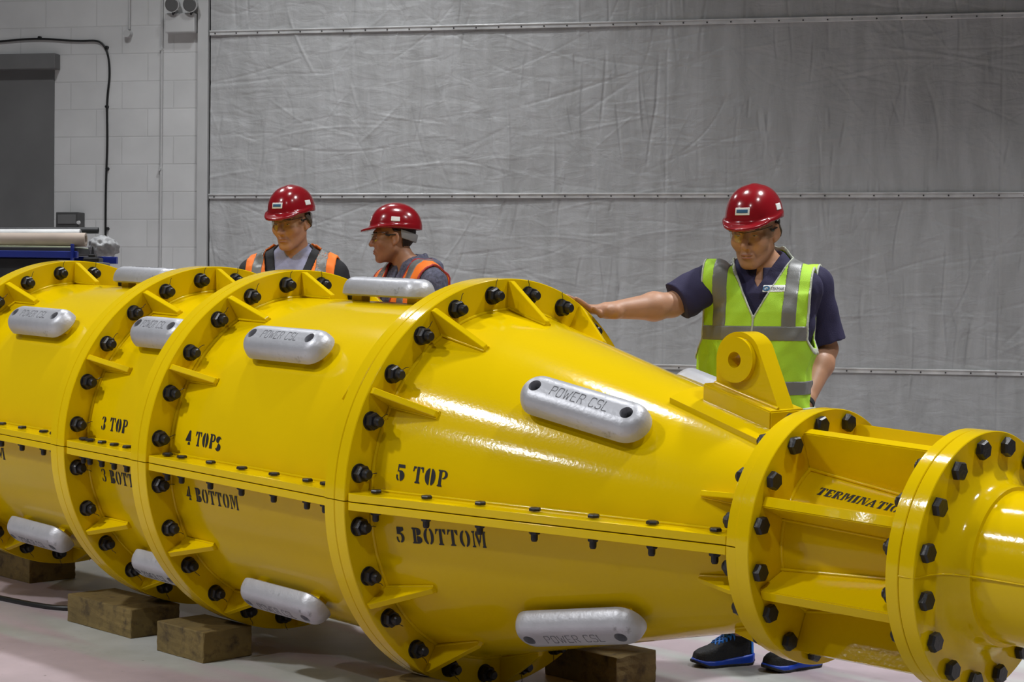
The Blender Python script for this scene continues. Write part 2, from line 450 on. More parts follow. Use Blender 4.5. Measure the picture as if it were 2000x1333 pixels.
def revolve(name, prof, e0, e1, n, m, parent, cap=True, angle=35, gap=0.0):
    """closed profile [(x,R)...] swept from e0 to e1"""
    bm = bmesh.new(); rings = []
    full = abs((e1 - e0) - 360) < 1e-6
    for k in range(n if full else n + 1):
        e = e0 + (e1 - e0) * k / n
        ring = []
        for (x, R) in prof:
            q = pol(x, e, R)
            if gap:
                if k == 0 or k == n: q.z += gap * (1 if (e0 + e1) / 2 % 360 < 180 else -1)
            ring.append(bm.verts.new(q))
        rings.append(ring)
    L = len(prof)
    for k in range(len(rings) if full else len(rings) - 1):
        a = rings[k]; b = rings[(k + 1) % len(rings)]
        for i in range(L):
            bm.faces.new((a[i], a[(i + 1) % L], b[(i + 1) % L], b[i]))
    if not full and cap:
        bm.faces.new(rings[0]); bm.faces.new(rings[-1][::-1])
    return from_bm(name, bm, m, parent, angle=angle)

def nut_mesh(name, washer, r, t, stud_r, stud_l, wire=True, seed=0):
    """axis +x, seat at x=0"""
    bm = bmesh.new()
    if washer: cyl_bm(bm, (0, 0, 0), (0.005, 0, 0), washer, washer * 0.97, 28)
    cyl_bm(bm, (0.004, 0, 0), (t * 0.75, 0, 0), r, r, 6)
    cyl_bm(bm, (t * 0.75, 0, 0), (t, 0, 0), r, r * 0.86, 6)
    if stud_l:
        cyl_bm(bm, (t, 0, 0), (t + stud_l * 0.75, 0, 0), stud_r, stud_r, 18)
        cyl_bm(bm, (t + stud_l * 0.75, 0, 0), (t + stud_l, 0, 0), stud_r, stud_r * 0.75, 18)
    if wire:
        prev = Vector((0.012, 0, r * 0.7))
        for k in range(4):
            nx = prev + Vector((0.002, 0.003 * math.sin(seed + k * 2), 0.009)); cyl_bm(bm, prev, nx, 0.0012, 0.0012, 5); prev = nx
    me = bpy.data.meshes.new(name); bmesh.ops.recalc_face_normals(bm, faces=bm.faces[:]); bm.to_mesh(me); bm.free(); me.materials.append(M['black'])
    for p_ in me.polygons: p_.use_smooth = True
    me.set_sharp_from_angle(angle=math.radians(28))
    return me
NUT = [nut_mesh('flange_nut', 0.031, 0.0285, 0.030, 0.0165, 0.022, True, s_) for s_ in range(3)]
HEAD = nut_mesh('flange_bolt', 0, 0.0265, 0.022, 0, 0, False)
BACKNUT = nut_mesh('flange_nut', 0.026, 0.0255, 0.022, 0.014, 0.010, False)
SEAM_HEAD = nut_mesh('seam_bolt', 0.0, 0.0185, 0.0135, 0, 0, False)
SEAM_NUT = nut_mesh('seam_nut', 0.0, 0.0175, 0.013, 0.0105, 0.021, False)
def fix(name, me, parent, loc, rx=0.0, ry=0.0, rz=0.0):
    o = bpy.data.objects.new(name, me); COL.objects.link(o); o.parent = parent
    o.location = loc; o.rotation_euler = (rx, ry, rz)
    return o

def gusset(parent, xf, e, L, Rout, Rin, Rin_end, sgn=1, th=0.021):
    """triangular stiffener standing radially between flange face (x=xf) and shell"""
    bm = bmesh.new()
    prof = [(xf, Rin - 0.015), (xf, Rout), (xf + sgn * 0.012, Rout), (xf + sgn * L, Rin_end + 0.016), (xf + sgn * L, Rin_end - 0.012)]
    a = math.radians(e); tang = Vector((0, math.sin(a), math.cos(a)))
    f1 = [bm.verts.new(pol(x, e, R) + tang * th / 2) for x, R in prof]
    f2 = [bm.verts.new(pol(x, e, R) - tang * th / 2) for x, R in prof]
    bm.faces.new(f1); bm.faces.new(f2[::-1])
    for i in range(5):
        j = (i + 1) % 5; bm.faces.new((f1[i], f1[j], f2[j], f2[i]))
    bmesh.ops.bevel(bm, geom=bm.edges[:], offset=0.0018, segments=1, affect='EDGES')
    g = from_bm('gusset', bm, M['yellow'], parent)
    # weld bead along both flanks
    for s_ in (1, -1):
        off = tang * s_ * (th / 2)
        bead = [pol(xf + sgn * 0.004, e, Rout - 0.01) + off, pol(xf + sgn * 0.004, e, Rin + 0.006) + off, pol(xf + sgn * L * 0.5, e, (Rin + Rin_end) / 2 + 0.003) + off, pol(xf + sgn * L, e, Rin_end + 0.003) + off]
        tube('weld_bead', bead[1:], 0.0045, M['yellow'], g, 3)
    return g

FT = 0.078 * S
VIS = [k for k in range(24)]
def big_flange(xf, cone_side=False, first=False):
    halves = []
    for (xa, xb) in ((xf - FT, xf), (xf - 2 * FT - GAP, xf - FT - GAP)):
        c = 0.0025
        prof = [(xa, RS - 0.02), (xa, RO - c), (xa + c, RO), (xb - c, RO), (xb, RO - c), (xb, RS - 0.02)]
        for (e0, e1) in ((0, 180), (180, 360)):
            halves.append(revolve('flange_plate', prof, e0, e1, 96, M['yellow'], hs, gap=GAP))
    top, bot = halves[0], halves[1]
    for k in range(24):
        e = 7.5 + 15 * k
        if 142 < e < 225: continue            # far side, out of sight
        par = top if e < 180 else bot
        o = fix('flange_nut', NUT[k % 3], par, pol(xf, e, RB), math.radians(90 - e) * -1 + math.radians(rnd.uniform(-14, 14)))
    for k in range(12):
        e = 30 * k
        if k in (0, 6): continue
        par = top if e < 180 else bot
        L = 0.285 * S
        if cone_side: gusset(par, xf, e, L, RO - 0.008, cone_R(xf), cone_R(xf + L))
        else: gusset(par, xf, e, L, RO - 0.008, RS, RS)
        par2 = halves[2] if e < 180 else halves[3]
        if not first and not 100 < e < 260: gusset(par2, xf - 2 * FT - GAP, e, 0.20 * S, RO - 0.008, RS, RS, -1)
    # fillet weld ring at the root of the front plate
    return halves
FL = {}
for nm, xf in (('2', X2), ('3', X3), ('4', X4), ('5', X5)):
    FL[nm] = big_flange(xf, nm == '5')

def shells(xa, xb, Ra, Rb):
    out = []
    n = 2
    prof = [(xa, Ra - 0.014), (xa, Ra), (xb, Rb), (xb, Rb - 0.014)]
    for nm, e0, e1 in (('upper_shell', 0, 180), ('lower_shell', 180, 360)):
        out.append(revolve(nm, prof, e0, e1, 96, M['yellow'], hs, gap=GAP))
    return out
def ring_weld(xw, R, par_u, par_l, sgn=1):
    for nm, e0, e1, par in (('weld_bead', 3, 177, par_u), ('weld_bead', 183, 357, par_l)):
        tube(nm, [pol(xw, e0 + (e1 - e0) * k / 60, R + 0.002 + 0.0008 * rnd.uniform(-1, 1)) for k in range(61)], 0.0065, M['yellow'], par, 2)
segs = {}
B2 = 2 * FT + GAP
segs['1'] = shells(XL, X2 - B2 + 0.002, RS, RS)
segs['2'] = shells(X2 - 0.001, X3 - B2 + 0.001, RS, RS)
segs['3'] = shells(X3 - 0.001, X4 - B2 + 0.001, RS, RS)
segs['4'] = shells(X4 - 0.001, X5 - B2 + 0.001, RS, RS)
BK6 = 0.057 * S; FR6 = 0.071 * S
XC6 = X6 - FR6 - GAP - BK6              # back face of the small flange pair
segs['5'] = shells(X5 - 0.001, XC6 + 0.001, RS, cone_R(XC6))
for k_, x_ in (('2', X2), ('3', X3), ('4', X4), ('5', X5)):
    ring_weld(x_ + 0.003, RS - (0.002 if k_ == '5' else 0), segs[k_][0], segs[k_][1])

# seam plates along the split line, with their bolts
ST = 0.041 * S
def seam(xa, xb, Ra, Rb, rin, bolts, seg, corner_at_start=True):
    for up_ in (1, -1):
        for side in (1, -1):
            bm = bmesh.new()
            z0, z1 = (GAP, ST) if up_ > 0 else (-ST, -GAP)
            rc = 0.02
            outer = [(xa, Ra - rc)] + [(xa + rc * (1 - math.cos(t)), Ra - rc + rc * math.sin(t)) for t in (math.radians(22.5), math.radians(45), math.radians(67.5))] + [(xa + rc, Ra), (xb, Rb)]
            pts = outer + [(xb, rin(xb) - 0.02), (xa, rin(xa) - 0.02)]
            f1 = [bm.verts.new((x, -side * r, z0)) for x, r in pts]; f2 = [bm.verts.new((x, -side * r, z1)) for x, r in pts]
            bm.faces.new(f1); bm.faces.new(f2)
            for i in range(len(pts)):
                j = (i + 1) % len(pts); bm.faces.new((f1[i], f1[j], f2[j], f2[i]))
            sp = from_bm('seam_plate', bm, M['yellow'], hs, angle=30)
            md = sp.modifiers.new('bevel', 'BEVEL'); md.width = 0.0016; md.segments = 2; md.limit_method = 'ANGLE'
            if side == 1:
                for xb_ in bolts:
                    Rm = rin(xb_) * 0.40 + (Ra + (Rb - Ra) * (xb_ - xa) / (xb - xa)) * 0.60 - 0.004
                    if up_ > 0: fix('seam_bolt', SEAM_HEAD, sp, (xb_, -Rm, ST), 0, -math.pi / 2, rnd.uniform(0, 1))
                    else: fix('seam_nut', SEAM_NUT, sp, (xb_, -Rm, -ST), 0, math.pi / 2, rnd.uniform(0, 1))
        # weld between plate and shell on the near side
        par = seg[0] if up_ > 0 else seg[1]
        tube('weld_bead', [Vector((xa + (xb - xa) * k / 8, -rin(xa + (xb - xa) * k / 8) - 0.002, (ST + 0.002) * up_)) for k in range(9)], 0.0055, M['yellow'], par, 2)
cyl = lambda x: RS
seam(X5 + 0.001, XC6 - 0.001, RO - 0.004, 0.553 * S, cone_R, [v * S for v in (-1.875, -1.59, -1.298, -1.012, -0.717, -0.433, -0.14)], segs['5'])
seam(X4 + 0.001, X5 - B2 - 0.001, RO - 0.004, RO - 0.004, cyl, [v * S for v in (-3.669, -3.525, -3.245, -2.954, -2.667, -2.384, -2.236)], segs['4'])
seam(X3 + 0.001, X4 - B2 - 0.001, RO - 0.004, RO - 0.004, cyl, [v * S for v in (-4.58, -4.504, -4.37, -4.233, -4.093, -3.98)], segs['3'])
seam(X2 + 0.001, X3 - B2 - 0.001, RO - 0.004, RO - 0.004, cyl, [v * S for v in (-6.32, -6.15, -5.868, -5.598, -5.331, -5.059, -4.93)], segs['2'])

# small flange pair and the ribbed termination piece
c = 0.002
prof = [(XC6, 0.30 * S), (XC6, R6O - 0.010), (XC6 + c, R6O - 0.008), (XC6 + BK6 - c, R6O - 0.008), (XC6 + BK6, R6O - 0.010), (XC6 + BK6, 0.30 * S)]
b6 = [revolve('small_flange_plate', prof, e0, e1, 80, M['yellow'], hs, gap=GAP) for e0, e1 in ((0, 180), (180, 360))]
xa, xb = X6 - FR6, X6
prof = [(xa, 0.2 * S), (xa, R6O - c), (xa + c, R6O), (xb - c, R6O), (xb, R6O - c), (xb, 0.2 * S)]
f6 = revolve('small_flange_plate', prof, 0, 360, 128, M['yellow'], hs)
K7 = 0.058 * S; F7 = 0.070 * S
XB7 = X7 - F7 - GAP - K7
xa, xb = XB7, XB7 + K7
prof = [(xa, 0.15 * S), (xa, R7O - c), (xa + c, R7O), (xb - c, R7O), (xb, R7O - c), (xb, 0.15 * S)]
b7 = revolve('end_flange_plate', prof, 0, 360, 128, M['yellow'], hs)
# front end plate with its smooth neck, in two halves
xa, xb = X7 - F7, X7
neck = [(xb, R7O - c), (xb, 0.43 * S)]
for k in range(1, 9):
    t = math.radians(90 * k / 8); neck.append((xb + 0.10 * S * (1 - math.cos(t)), 0.43 * S - 0.10 * S * math.sin(t)))
neck += [(xb + 0.115 * S, 0.325 * S), (xb + 0.118 * S, 0.310 * S), (xb + 1.0 * S, 0.310 * S), (xb + 1.0 * S, 0.2 * S)]
prof = [(xa, 0.2 * S), (xa, R7O - c), (xa + c, R7O), (xb - c, R7O)] + neck
f7 = [revolve('end_flange_plate', prof, e0, e1, 80, M['yellow'], hs, gap=0.0004) for e0, e1 in ((0, 180), (180, 360))]
# raised paint line along the end plate's split
line = [(x, R) for x, R in [(xa, R7O), (xb - c, R7O)] + neck[:-1]]
tube('split_line', [Vector((x + 0.0008, -R - 0.0006, 0)) for x, R in line], 0.0022, M['yellow'], f7[0], 3)
for k in range(16):
    e = 11.25 + 22.5 * k
    a = math.radians(90 - e) * -1
    if not 150 < e < 215: fix('flange_bolt', HEAD, f6, pol(X6, e, R6B), a + rnd.uniform(-.3, .3))
    fix('flange_bolt', HEAD, f7[0] if e < 180 else f7[1], pol(X7, e, R7B), a + rnd.uniform(-.3, .3))
    if e < 150 or e > 265:
        fix('flange_nut', BACKNUT, b6[0] if e < 180 else b6[1], pol(XC6, e, R6B), a, 0, math.pi)
        fix('flange_nut', BACKNUT, b7, pol(XB7, e, R7B), a, 0, math.pi)
CR = lambda x: (0.345 - 0.095 * (x - X6) / (XB7 - X6)) * S
core = revolve('termination_core', [(X6 - 0.002, 0.1 * S), (X6 - 0.002, CR(X6)), (XB7 + 0.002, CR(XB7)), (XB7 + 0.002, 0.1 * S)], 0, 360, 96, M['yellow'], hs)
tube('weld_bead', [pol(X6 + 0.003, 360 * k / 60, CR(X6)) for k in range(61)], 0.006, M['yellow'], core, 2)
for k in range(8):
    e = 22.5 + 45 * k
    bm = bmesh.new(); a = math.radians(e); tang = Vector((0, math.sin(a), math.cos(a))) * 0.0155
    pr = [(X6, 0.2 * S), (X6, 0.512 * S), (X6 + 0.012, 0.522 * S), (XB7 - 0.012, 0.505 * S), (XB7, 0.498 * S), (XB7, 0.15 * S)]
    f1_ = [bm.verts.new(pol(x, e, R) + tang) for x, R in pr]; f2_ = [bm.verts.new(pol(x, e, R) - tang) for x, R in pr]
    bm.faces.new(f1_); bm.faces.new(f2_)
    for i in range(6): bm.faces.new((f1_[i], f1_[(i + 1) % 6], f2_[(i + 1) % 6], f2_[i]))
    bmesh.ops.recalc_face_normals(bm, faces=bm.faces[:])
    bmesh.ops.bevel(bm, geom=bm.edges[:], offset=0.003, segments=2, affect='EDGES')
    rib = from_bm('stiffening_rib', bm, M['yellow'], hs, angle=40)
    for s_ in (1, -1):
        tube('weld_bead', [pol(X6 + (XB7 - X6) * q / 8, e, CR(X6 + (XB7 - X6) * q / 8) + 0.003) + tang * s_ * 1.15 for q in range(9)], 0.0048, M['yellow'], rib, 2)
for k in range(8):        # gussets behind the small flange
    e = 22.5 + 45 * k
    if 50 < e < 230: continue
    L = 0.22 * S
    gusset(b6[0] if e < 180 else b6[1], XC6, e, L, R6O - 0.014, cone_R(XC6), cone_R(XC6 - L), -1, 0.016)

# ------------------------------------------------------------------ stencilled lettering (own glyph outlines, unit cap height)
def arc(cx, cy, rx, ry, a0, a1, n=10):
    return [(cx + rx * math.cos(math.radians(a0 + (a1 - a0) * k / n)), cy + ry * math.sin(math.radians(a0 + (a1 - a0) * k / n))) for k in range(n + 1)]
def cres(cx, cy, rx, ry, ix, iy, a0, a1):
    return arc(cx, cy, rx, ry, a0, a1) + arc(cx, cy, ix, iy, a1, a0)
def rect(x0, y0, x1, y1): return [(x0, y0), (x1, y0), (x1, y1), (x0, y1)]
def stem(x0, x1, w=0.07): # serifed stem
    return [(x0 - w, 0), (x1 + w, 0), (x1 + w, .07), (x1, .12), (x1, .88), (x1 + w, .93), (x1 + w, 1), (x0 - w, 1), (x0 - w, .93), (x0, .88), (x0, .12), (x0 - w, .07)]
GL = {
 'T': (.74, [[(.19, 0), (.55, 0), (.55, .07), (.47, .12), (.47, 1), (.27, 1), (.27, .12), (.19, .07)], [(.22, 1), (.02, 1), (0, .68), (.06, .68), (.12, .86), (.22, .90)], [(.52, 1), (.72, 1), (.74, .68), (.68, .68), (.62, .86), (.52, .90)]]),
 'O': (.74, [cres(.34, .5, .34, .52, .13, .42, 100, 260), cres(.40, .5, .34, .52, .13, .42, -80, 80)]),
 'P': (.70, [stem(.10, .30), [(.36, 1)] + arc(.40, .73, .30, .27, 90, -90) + [(.36, .46), (.36, .54)] + arc(.40, .73, .11, .19, -90, 90) + [(.36, .92)]]),
 'B': (.74, [stem(.10, .30), [(.36, 1)] + arc(.42, .76, .27, .24, 90, -90) + [(.36, .52), (.36, .60)] + arc(.42, .76, .09, .16, -90, 90) + [(.36, .92)], [(.36, .48)] + arc(.42, .24, .32, .24, 90, -90) + [(.36, 0), (.36, .08)] + arc(.42, .24, .12, .16, -90, 90) + [(.36, .40)]]),
 'M': (.98, [[(0, 0), (.24, 0), (.24, .07), (.17, .12), (.17, .88), (.24, 1), (0, 1), (0, .93), (.08, .88), (.08, .12), (0, .07)], [(.24, .82), (.30, 1), (.36, 1), (.54, .32), (.47, .04)], [(.50, .36), (.66, 1), (.70, 1), (.70, .80), (.58, .30)], stem(.76, .92, .05)]),
 'E': (.66, [stem(.08, .28), [(.34, 1), (.64, 1), (.64, .66), (.58, .66), (.52, .86), (.34, .90)], rect(.34, .46, .50, .56), [(.34, 0), (.64, 0), (.66, .34), (.60, .34), (.54, .14), (.34, .10)]]),
 'R': (.76, [stem(.10, .30), [(.36, 1)] + arc(.40, .75, .28, .25, 90, -90) + [(.36, .50), (.36, .58)] + arc(.40, .75, .10, .17, -90, 90) + [(.36, .92)], [(.38, .46), (.54, .44), (.70, .07), (.77, .07), (.77, 0), (.56, 0)]]),
 'I': (.40, [stem(.10, .30)]),
 'N': (.82, [[(0, 0), (.22, 0), (.22, .07), (.15, .12), (.15, .86), (0, .93), (0, 1), (.20, 1), (.20, .9), (.09, .8), (.09, .12), (0, .07)], [(.20, .92), (.24, 1), (.40, 1), (.66, .30), (.66, .0), (.58, .0)], [(.58, 1), (.82, 1), (.82, .93), (.76, .88), (.76, 0), (.71, 0), (.71, .88), (.58, .93)]]),
 'A': (.80, [[(0, 0), (.24, 0), (.24, .07), (.17, .10), (.36, .80), (.42, .98), (.34, .98), (.10, .10), (0, .07)], [(.44, .98), (.50, .86), (.72, .10), (.80, .07), (.80, 0), (.46, 0), (.46, .07), (.52, .10), (.38, .62), (.36, .98)], rect(.26, .26, .44, .33)]),
 '3': (.60, [cres(.28, .75, .28, .25, .08, .17, -85, 85), cres(.28, .25, .30, .26, .10, .17, -85, 85), cres(.22, .78, .20, .22, .10, .12, 95, 190), cres(.22, .24, .22, .25, .10, .14, 170, 265)]),
 '4': (.64, [[(.36, 1), (.36, .34), (.30, .34), (.30, .84), (.06, .34), (0, .34), (0, .25), (.64, .25), (.64, .34), (.54, .34), (.54, 1)], [(.30, 0), (.60, 0), (.60, .07), (.54, .12), (.54, .21), (.36, .21), (.36, .12), (.30, .07)]]),
 '5': (.60, [[(.06, 1), (.54, 1), (.57, .80), (.14, .80), (.12, .58), (.06, .52)], cres(.26, .32, .32, .33, .11, .22, -85, 120), cres(.20, .26, .20, .26, .09, .15, 150, 265)]),
 's': (.44, [cres(.22, .76, .21, .235, .155, .18, 15, 268), cres(.22, .26, .22, .26, .165, .20, -165, 92)]),
}
def letters(name, text, parent, xs, width, e_base, cap, Rf, m, slant=0.0, off=0.0012, e_rate=0.0, spaces=0.42, gapw=0.13):
    """text laid on a surface of revolution; xs start, width total (m), e_base degrees, cap (m)"""
    tot = 0
    for ch in text: tot += spaces if ch == ' ' else GL[ch][0] + gapw
    tot -= gapw
    k = width / tot
    bm = bmesh.new(); pen = 0
    for ch in text:
        if ch == ' ': pen += spaces; continue
        w, polys = GL[ch]
        for pl_ in polys:
            vv = []
            for (px_, py_) in pl_:
                x = xs + (pen + px_) * k + slant * py_ * cap
                R = Rf(x); e = e_base + math.degrees(py_ * cap / R) + e_rate * (x - xs)
                vv.append(bm.verts.new(pol(x, e, R + off)))
            try: f = bm.faces.new(vv)
            except ValueError: pass
        pen += w + gapw
    bmesh.ops.triangulate(bm, faces=bm.faces[:])
    for f in bm.faces:
        c_ = f.calc_center_median()
        if f.normal.dot(Vector((0, c_.y, c_.z))) < 0: f.normal_flip()
    me = bpy.data.meshes.new(name); bm.to_mesh(me); bm.free()
    return link(name, me, m, parent)
CAP = 0.080 * S
for nm, xs in (('5', X5), ('4', X4), ('3', X3), ('2', X2)):
    Rf = cone_R if nm == '5' else cyl
    dx = 0.142 * S if nm != '2' else 0.20 * S
    if nm != '2': letters('stencil_lettering', nm + ' TOP', segs[nm][0], xs + dx, 0.287 * S, 6.7, CAP, Rf, M['stencil'])
    if nm == '4': letters('stencil_lettering', 's', segs[nm][0], xs + dx + 0.292 * S, 0.052 * S, 6.2, CAP * 1.02, Rf, M['stencil'])
    letters('stencil_lettering', ('5' if nm == '2' else nm)[0:1].replace('5', '5') + ' BOTTOM' if nm != '2' else 'BOTTOM', segs[nm][1], xs + dx - (0.13 * S if nm == '2' else 0), (0.505 if nm != '2' else 0.62) * S, -12.9 if nm != '5' else -13.3, CAP, Rf, M['stencil'])
letters('stencil_lettering', 'TERMINATION', core, 0.175 * S, 0.425 * S, 42.0, 0.040 * S, CR, M['stencil'], slant=0.35, gapw=0.10)

# ------------------------------------------------------------------ sacrificial anodes
AW, AH = 0.103 * S, 0.108 * S
def anode_mesh(L):
    """stadium bar, long axis x, flat back at z=0, rounded crest at z=AH, two through holes"""
    bm = bmesh.new(); rings = []
    half = L / 2 - AW
    n = 14
    lay = [(0.0, 0.10), (0.0, 0.0)]
    for k in range(1, 11):
        t = math.radians(9 * k)
        lay.append((1 - math.cos(t) ** 0.62 if k < 10 else 0.985, math.sin(t)))
    first = True
    for i, (ins, hz) in enumerate(lay):
        r = AW * (1 - ins)
        if i == 0: r = AW * 0.86; z = 0.0
        elif i == 1: z = AH * 0.10
        else: z = AH * (0.10 + 0.90 * hz)
        ring = []
        for s_ in (1, -1):
            for q in range(n + 1):
                t = math.radians(-90 + 180 * q / n)
                ring.append(bm.verts.new((s_ * (half + r * math.cos(t)), s_ * r * math.sin(t), z)))
        rings.append(ring)
    for a, b in zip(rings[:-1], rings[1:]):
        N = len(a)
        for i in range(N): bm.faces.new((a[i], a[(i + 1) % N], b[(i + 1) % N], b[i]))
    bm.faces.new(rings[0]); bm.faces.new(rings[-1])
    o = from_bm('anode', bm, M['alu'])
    hx = 0.257 * S if L > 0.40 else 0.178 * S
    for s_ in (1, -1):
        bm = bmesh.new(); cyl_bm(bm, (s_ * hx, 0, AH * 0.35), (s_ * hx, 0, AH * 1.3), 0.0195, 0.0205, 28)
        cutter = from_bm('cut', bm)
        md = o.modifiers.new('b', 'BOOLEAN'); md.operation = 'DIFFERENCE'; md.object = cutter; md.solver = 'EXACT'
        dg = bpy.context.evaluated_depsgraph_get()
        me = bpy.data.meshes.new_from_object(o.evaluated_get(dg))
        o.modifiers.clear(); o.data = me
        bpy.data.objects.remove(cutter)
    me = o.data
    me.materials.clear(); me.materials.append(M['alu'])
    for p_ in me.polygons: p_.use_smooth = True
    me.set_sharp_from_angle(angle=math.radians(40))
    bpy.data.objects.remove(o)
    return me, hx
ANODES = {k: anode_mesh(k) for k in (0.452, 0.345)}
bm = bmesh.new(); cyl_bm(bm, (0, 0, 0), (0, 0, 0.006), 0.0190, 0.0190, 24); cyl_bm(bm, (0, 0, 0.006), (0, 0, 0.016), 0.0125, 0.011, 6)
HB = bpy.data.meshes.new('mounting_bolt'); bmesh.ops.recalc_face_normals(bm, faces=bm.faces[:]); bm.to_mesh(HB); bm.free(); HB.materials.append(M['hole'])
# stroke letters stamped on the crest
STK = {'P': [[(0, 0), (0, 1), (.5, 1), (.6, .85), (.6, .65), (.5, .5), (0, .5)]], 'O': [[(.1, 0), (0, .15), (0, .85), (.1, 1), (.5, 1), (.6, .85), (.6, .15), (.5, 0), (.1, 0)]],
       'W': [[(0, 1), (.2, 0), (.4, .7), (.6, 0), (.8, 1)]], 'E': [[(.6, 0), (0, 0), (0, 1), (.6, 1)], [(0, .5), (.45, .5)]], 'R': [[(0, 0), (0, 1), (.5, 1), (.6, .85), (.6, .65), (.5, .5), (0, .5)], [(.3, .5), (.6, 0)]],
       'C': [[(.6, .85), (.5, 1), (.1, 1), (0, .85), (0, .15), (.1, 0), (.5, 0), (.6, .15)]], 'S': [[(.6, .85), (.5, 1), (.1, 1), (0, .85), (0, .65), (.1, .5), (.5, .5), (.6, .35), (.6, .15), (.5, 0), (.1, 0), (0, .15)]], 'L': [[(0, 1), (0, 0), (.6, 0)]]}
def stroke_text(bm, text, x0, y0, z, kx, ky, w, gap=.28, sp=.6):
    pen = 0
    for ch in text:
        if ch == ' ': pen += sp; continue
        for st in STK[ch]:
            for (a, b) in zip(st[:-1], st[1:]):
                p0 = Vector((x0 + (pen + a[0]) * kx, y0 + a[1] * ky, z)); p1 = Vector((x0 + (pen + b[0]) * kx, y0 + b[1] * ky, z))
                cyl_bm(bm, p0, p1, w, w, 5)
        pen += (.8 if ch == 'W' else .6) + gap
def anode_marks(L):
    bm = bmesh.new()
    tot = 8 * .6 + .2 + 7 * .28 + .6
    W_ = L * 0.455; k = W_ / tot
    stroke_text(bm, 'POWER CSL', -W_ / 2, -0.016, AH * 0.985, k, 0.033, 0.0018)
    me = bpy.data.meshes.new('stamped_lettering'); bm.to_mesh(me); bm.free(); me.materials.append(M['alu_mark'])
    return me
MARKS = {k: anode_marks(k) for k in ANODES}
bm = bmesh.new(); box_bm(bm, (-0.028, -0.020, -0.030), (0.028, 0.020, 0.012), 0.002)
LUG = bpy.data.meshes.new('mounting_lug'); bm.to_mesh(LUG); bm.free(); LUG.materials.append(M['yellow'])
def anode(xc, e, L, slope=0.0, R=None, flip=False):
    me, hx = ANODES[L]
    R = RS if R is None else R
    o = bpy.data.objects.new('anode', me); COL.objects.link(o); o.parent = hs
    a = math.radians(e)
    # local z -> radial, local x -> along the generator
    rad = Vector((0, -math.cos(a), math.sin(a))); ax = Vector((1, 0, 0))
    th = math.atan(slope)
    gx = ax * math.cos(th) + rad * math.sin(th); gz = rad * math.cos(th) - ax * math.sin(th); gy = gz.cross(gx)
    mt = Matrix((gx, gy, gz)).transposed().to_4x4(); mt.translation = pol(xc, e, R) + gz * 0.020
    o.matrix_local = mt
    for s_ in (1, -1):
        fix('mounting_bolt', HB, o, (s_ * hx, 0, AH * 0.36)); fix('mounting_lug', LUG, o, (s_ * hx * 0.95, 0, 0))
    fix('stamped_lettering', MARKS[L], o, (0, 0, 0), 0, 0, 0)
    return o
csl = (RC6 - RS) / (X6 - X5)
an5 = (-0.962 * S)
for e in (45, 135, -45, -135): anode(an5, e, 0.452, csl, cone_R(an5))
for e in (45, 90, 135, -45): anode(-2.985 * S, e, 0.452)
for e in (45, -45): anode((-4.235 if e > 0 else -4.20) * S, e, 0.345)
for e in (45, 90, -45): anode((-5.668 if e != 90 else -5.50) * S, e, 0.452)

# ------------------------------------------------------------------ lifting eye on the tapered end
lug = empty('lifting_eye', (0, 0, 0), (0, 0, 0), hs)
th = math.atan(csl)
xl = -0.40 * S
def lp(x, y, dz):        # x along axis, y, height above the cone's crest line
    return Vector((x, y, cone_R(x) + dz))
bm = bmesh.new()
nseg = 10; W2 = 0.215 * S
x0_, x1_ = -0.68 * S, -0.155 * S
tops = []; bots = []
for i in range(2):
    x = (x0_, x1_)[i]; rt_ = []; rb_ = []
    for k in range(nseg + 1):
        y = -W2 + 2 * W2 * k / nseg
        R = cone_R(x)
        zb = math.sqrt(max(R * R - y * y, 0))
        rt_.append(bm.verts.new((x, y, zb + 0.016))); rb_.append(bm.verts.new((x, y, zb - 0.01)))
    tops.append(rt_); bots.append(rb_)
for k in range(nseg):
    bm.faces.new((tops[0][k], tops[0][k + 1], tops[1][k + 1], tops[1][k])); bm.faces.new((bots[0][k], bots[1][k], bots[1][k + 1], bots[0][k + 1]))
    bm.faces.new((tops[0][k], bots[0][k], bots[0][k + 1], tops[0][k + 1])); bm.faces.new((tops[1][k], tops[1][k + 1], bots[1][k + 1], bots[1][k]))
for k in (0, nseg): bm.faces.new((tops[0][k], tops[1][k], bots[1][k], bots[0][k]))
from_bm('doubler_pad', bm, M['yellow'], lug, angle=30)
bm = bmesh.new()
xa_, xb_ = -0.56 * S, -0.165 * S
vv = []
for dz in (-0.01, 0.056):
    for (x, y) in ((xa_, -0.125 * S), (xb_, -0.125 * S), (xb_, 0.125 * S), (xa_, 0.125 * S)): vv.append(bm.verts.new(lp(x, y, dz)))
for f in ((0, 1, 2, 3), (4, 5, 6, 7), (0, 1, 5, 4), (1, 2, 6, 5), (2, 3, 7, 6), (3, 0, 4, 7)): bm.faces.new([vv[i] for i in f])
bmesh.ops.recalc_face_normals(bm, faces=bm.faces[:])
bmesh.ops.bevel(bm, geom=bm.edges[:], offset=0.004, segments=2, affect='EDGES')
from_bm('base_block', bm, M['yellow'], lug, angle=30)
hx_, hz_ = -0.420 * S, 0.753 * S; hr = 0.037 * S; Ro = 0.128 * S
out = [(-0.545 * S, cone_R(-0.545 * S) + 0.05)] + [(hx_ + Ro * math.cos(math.radians(t)), hz_ + Ro * math.sin(math.radians(t))) for t in range(185, 29, -8)] + [(-0.178 * S, cone_R(-0.178 * S) + 0.05)]
out = out[::-1]
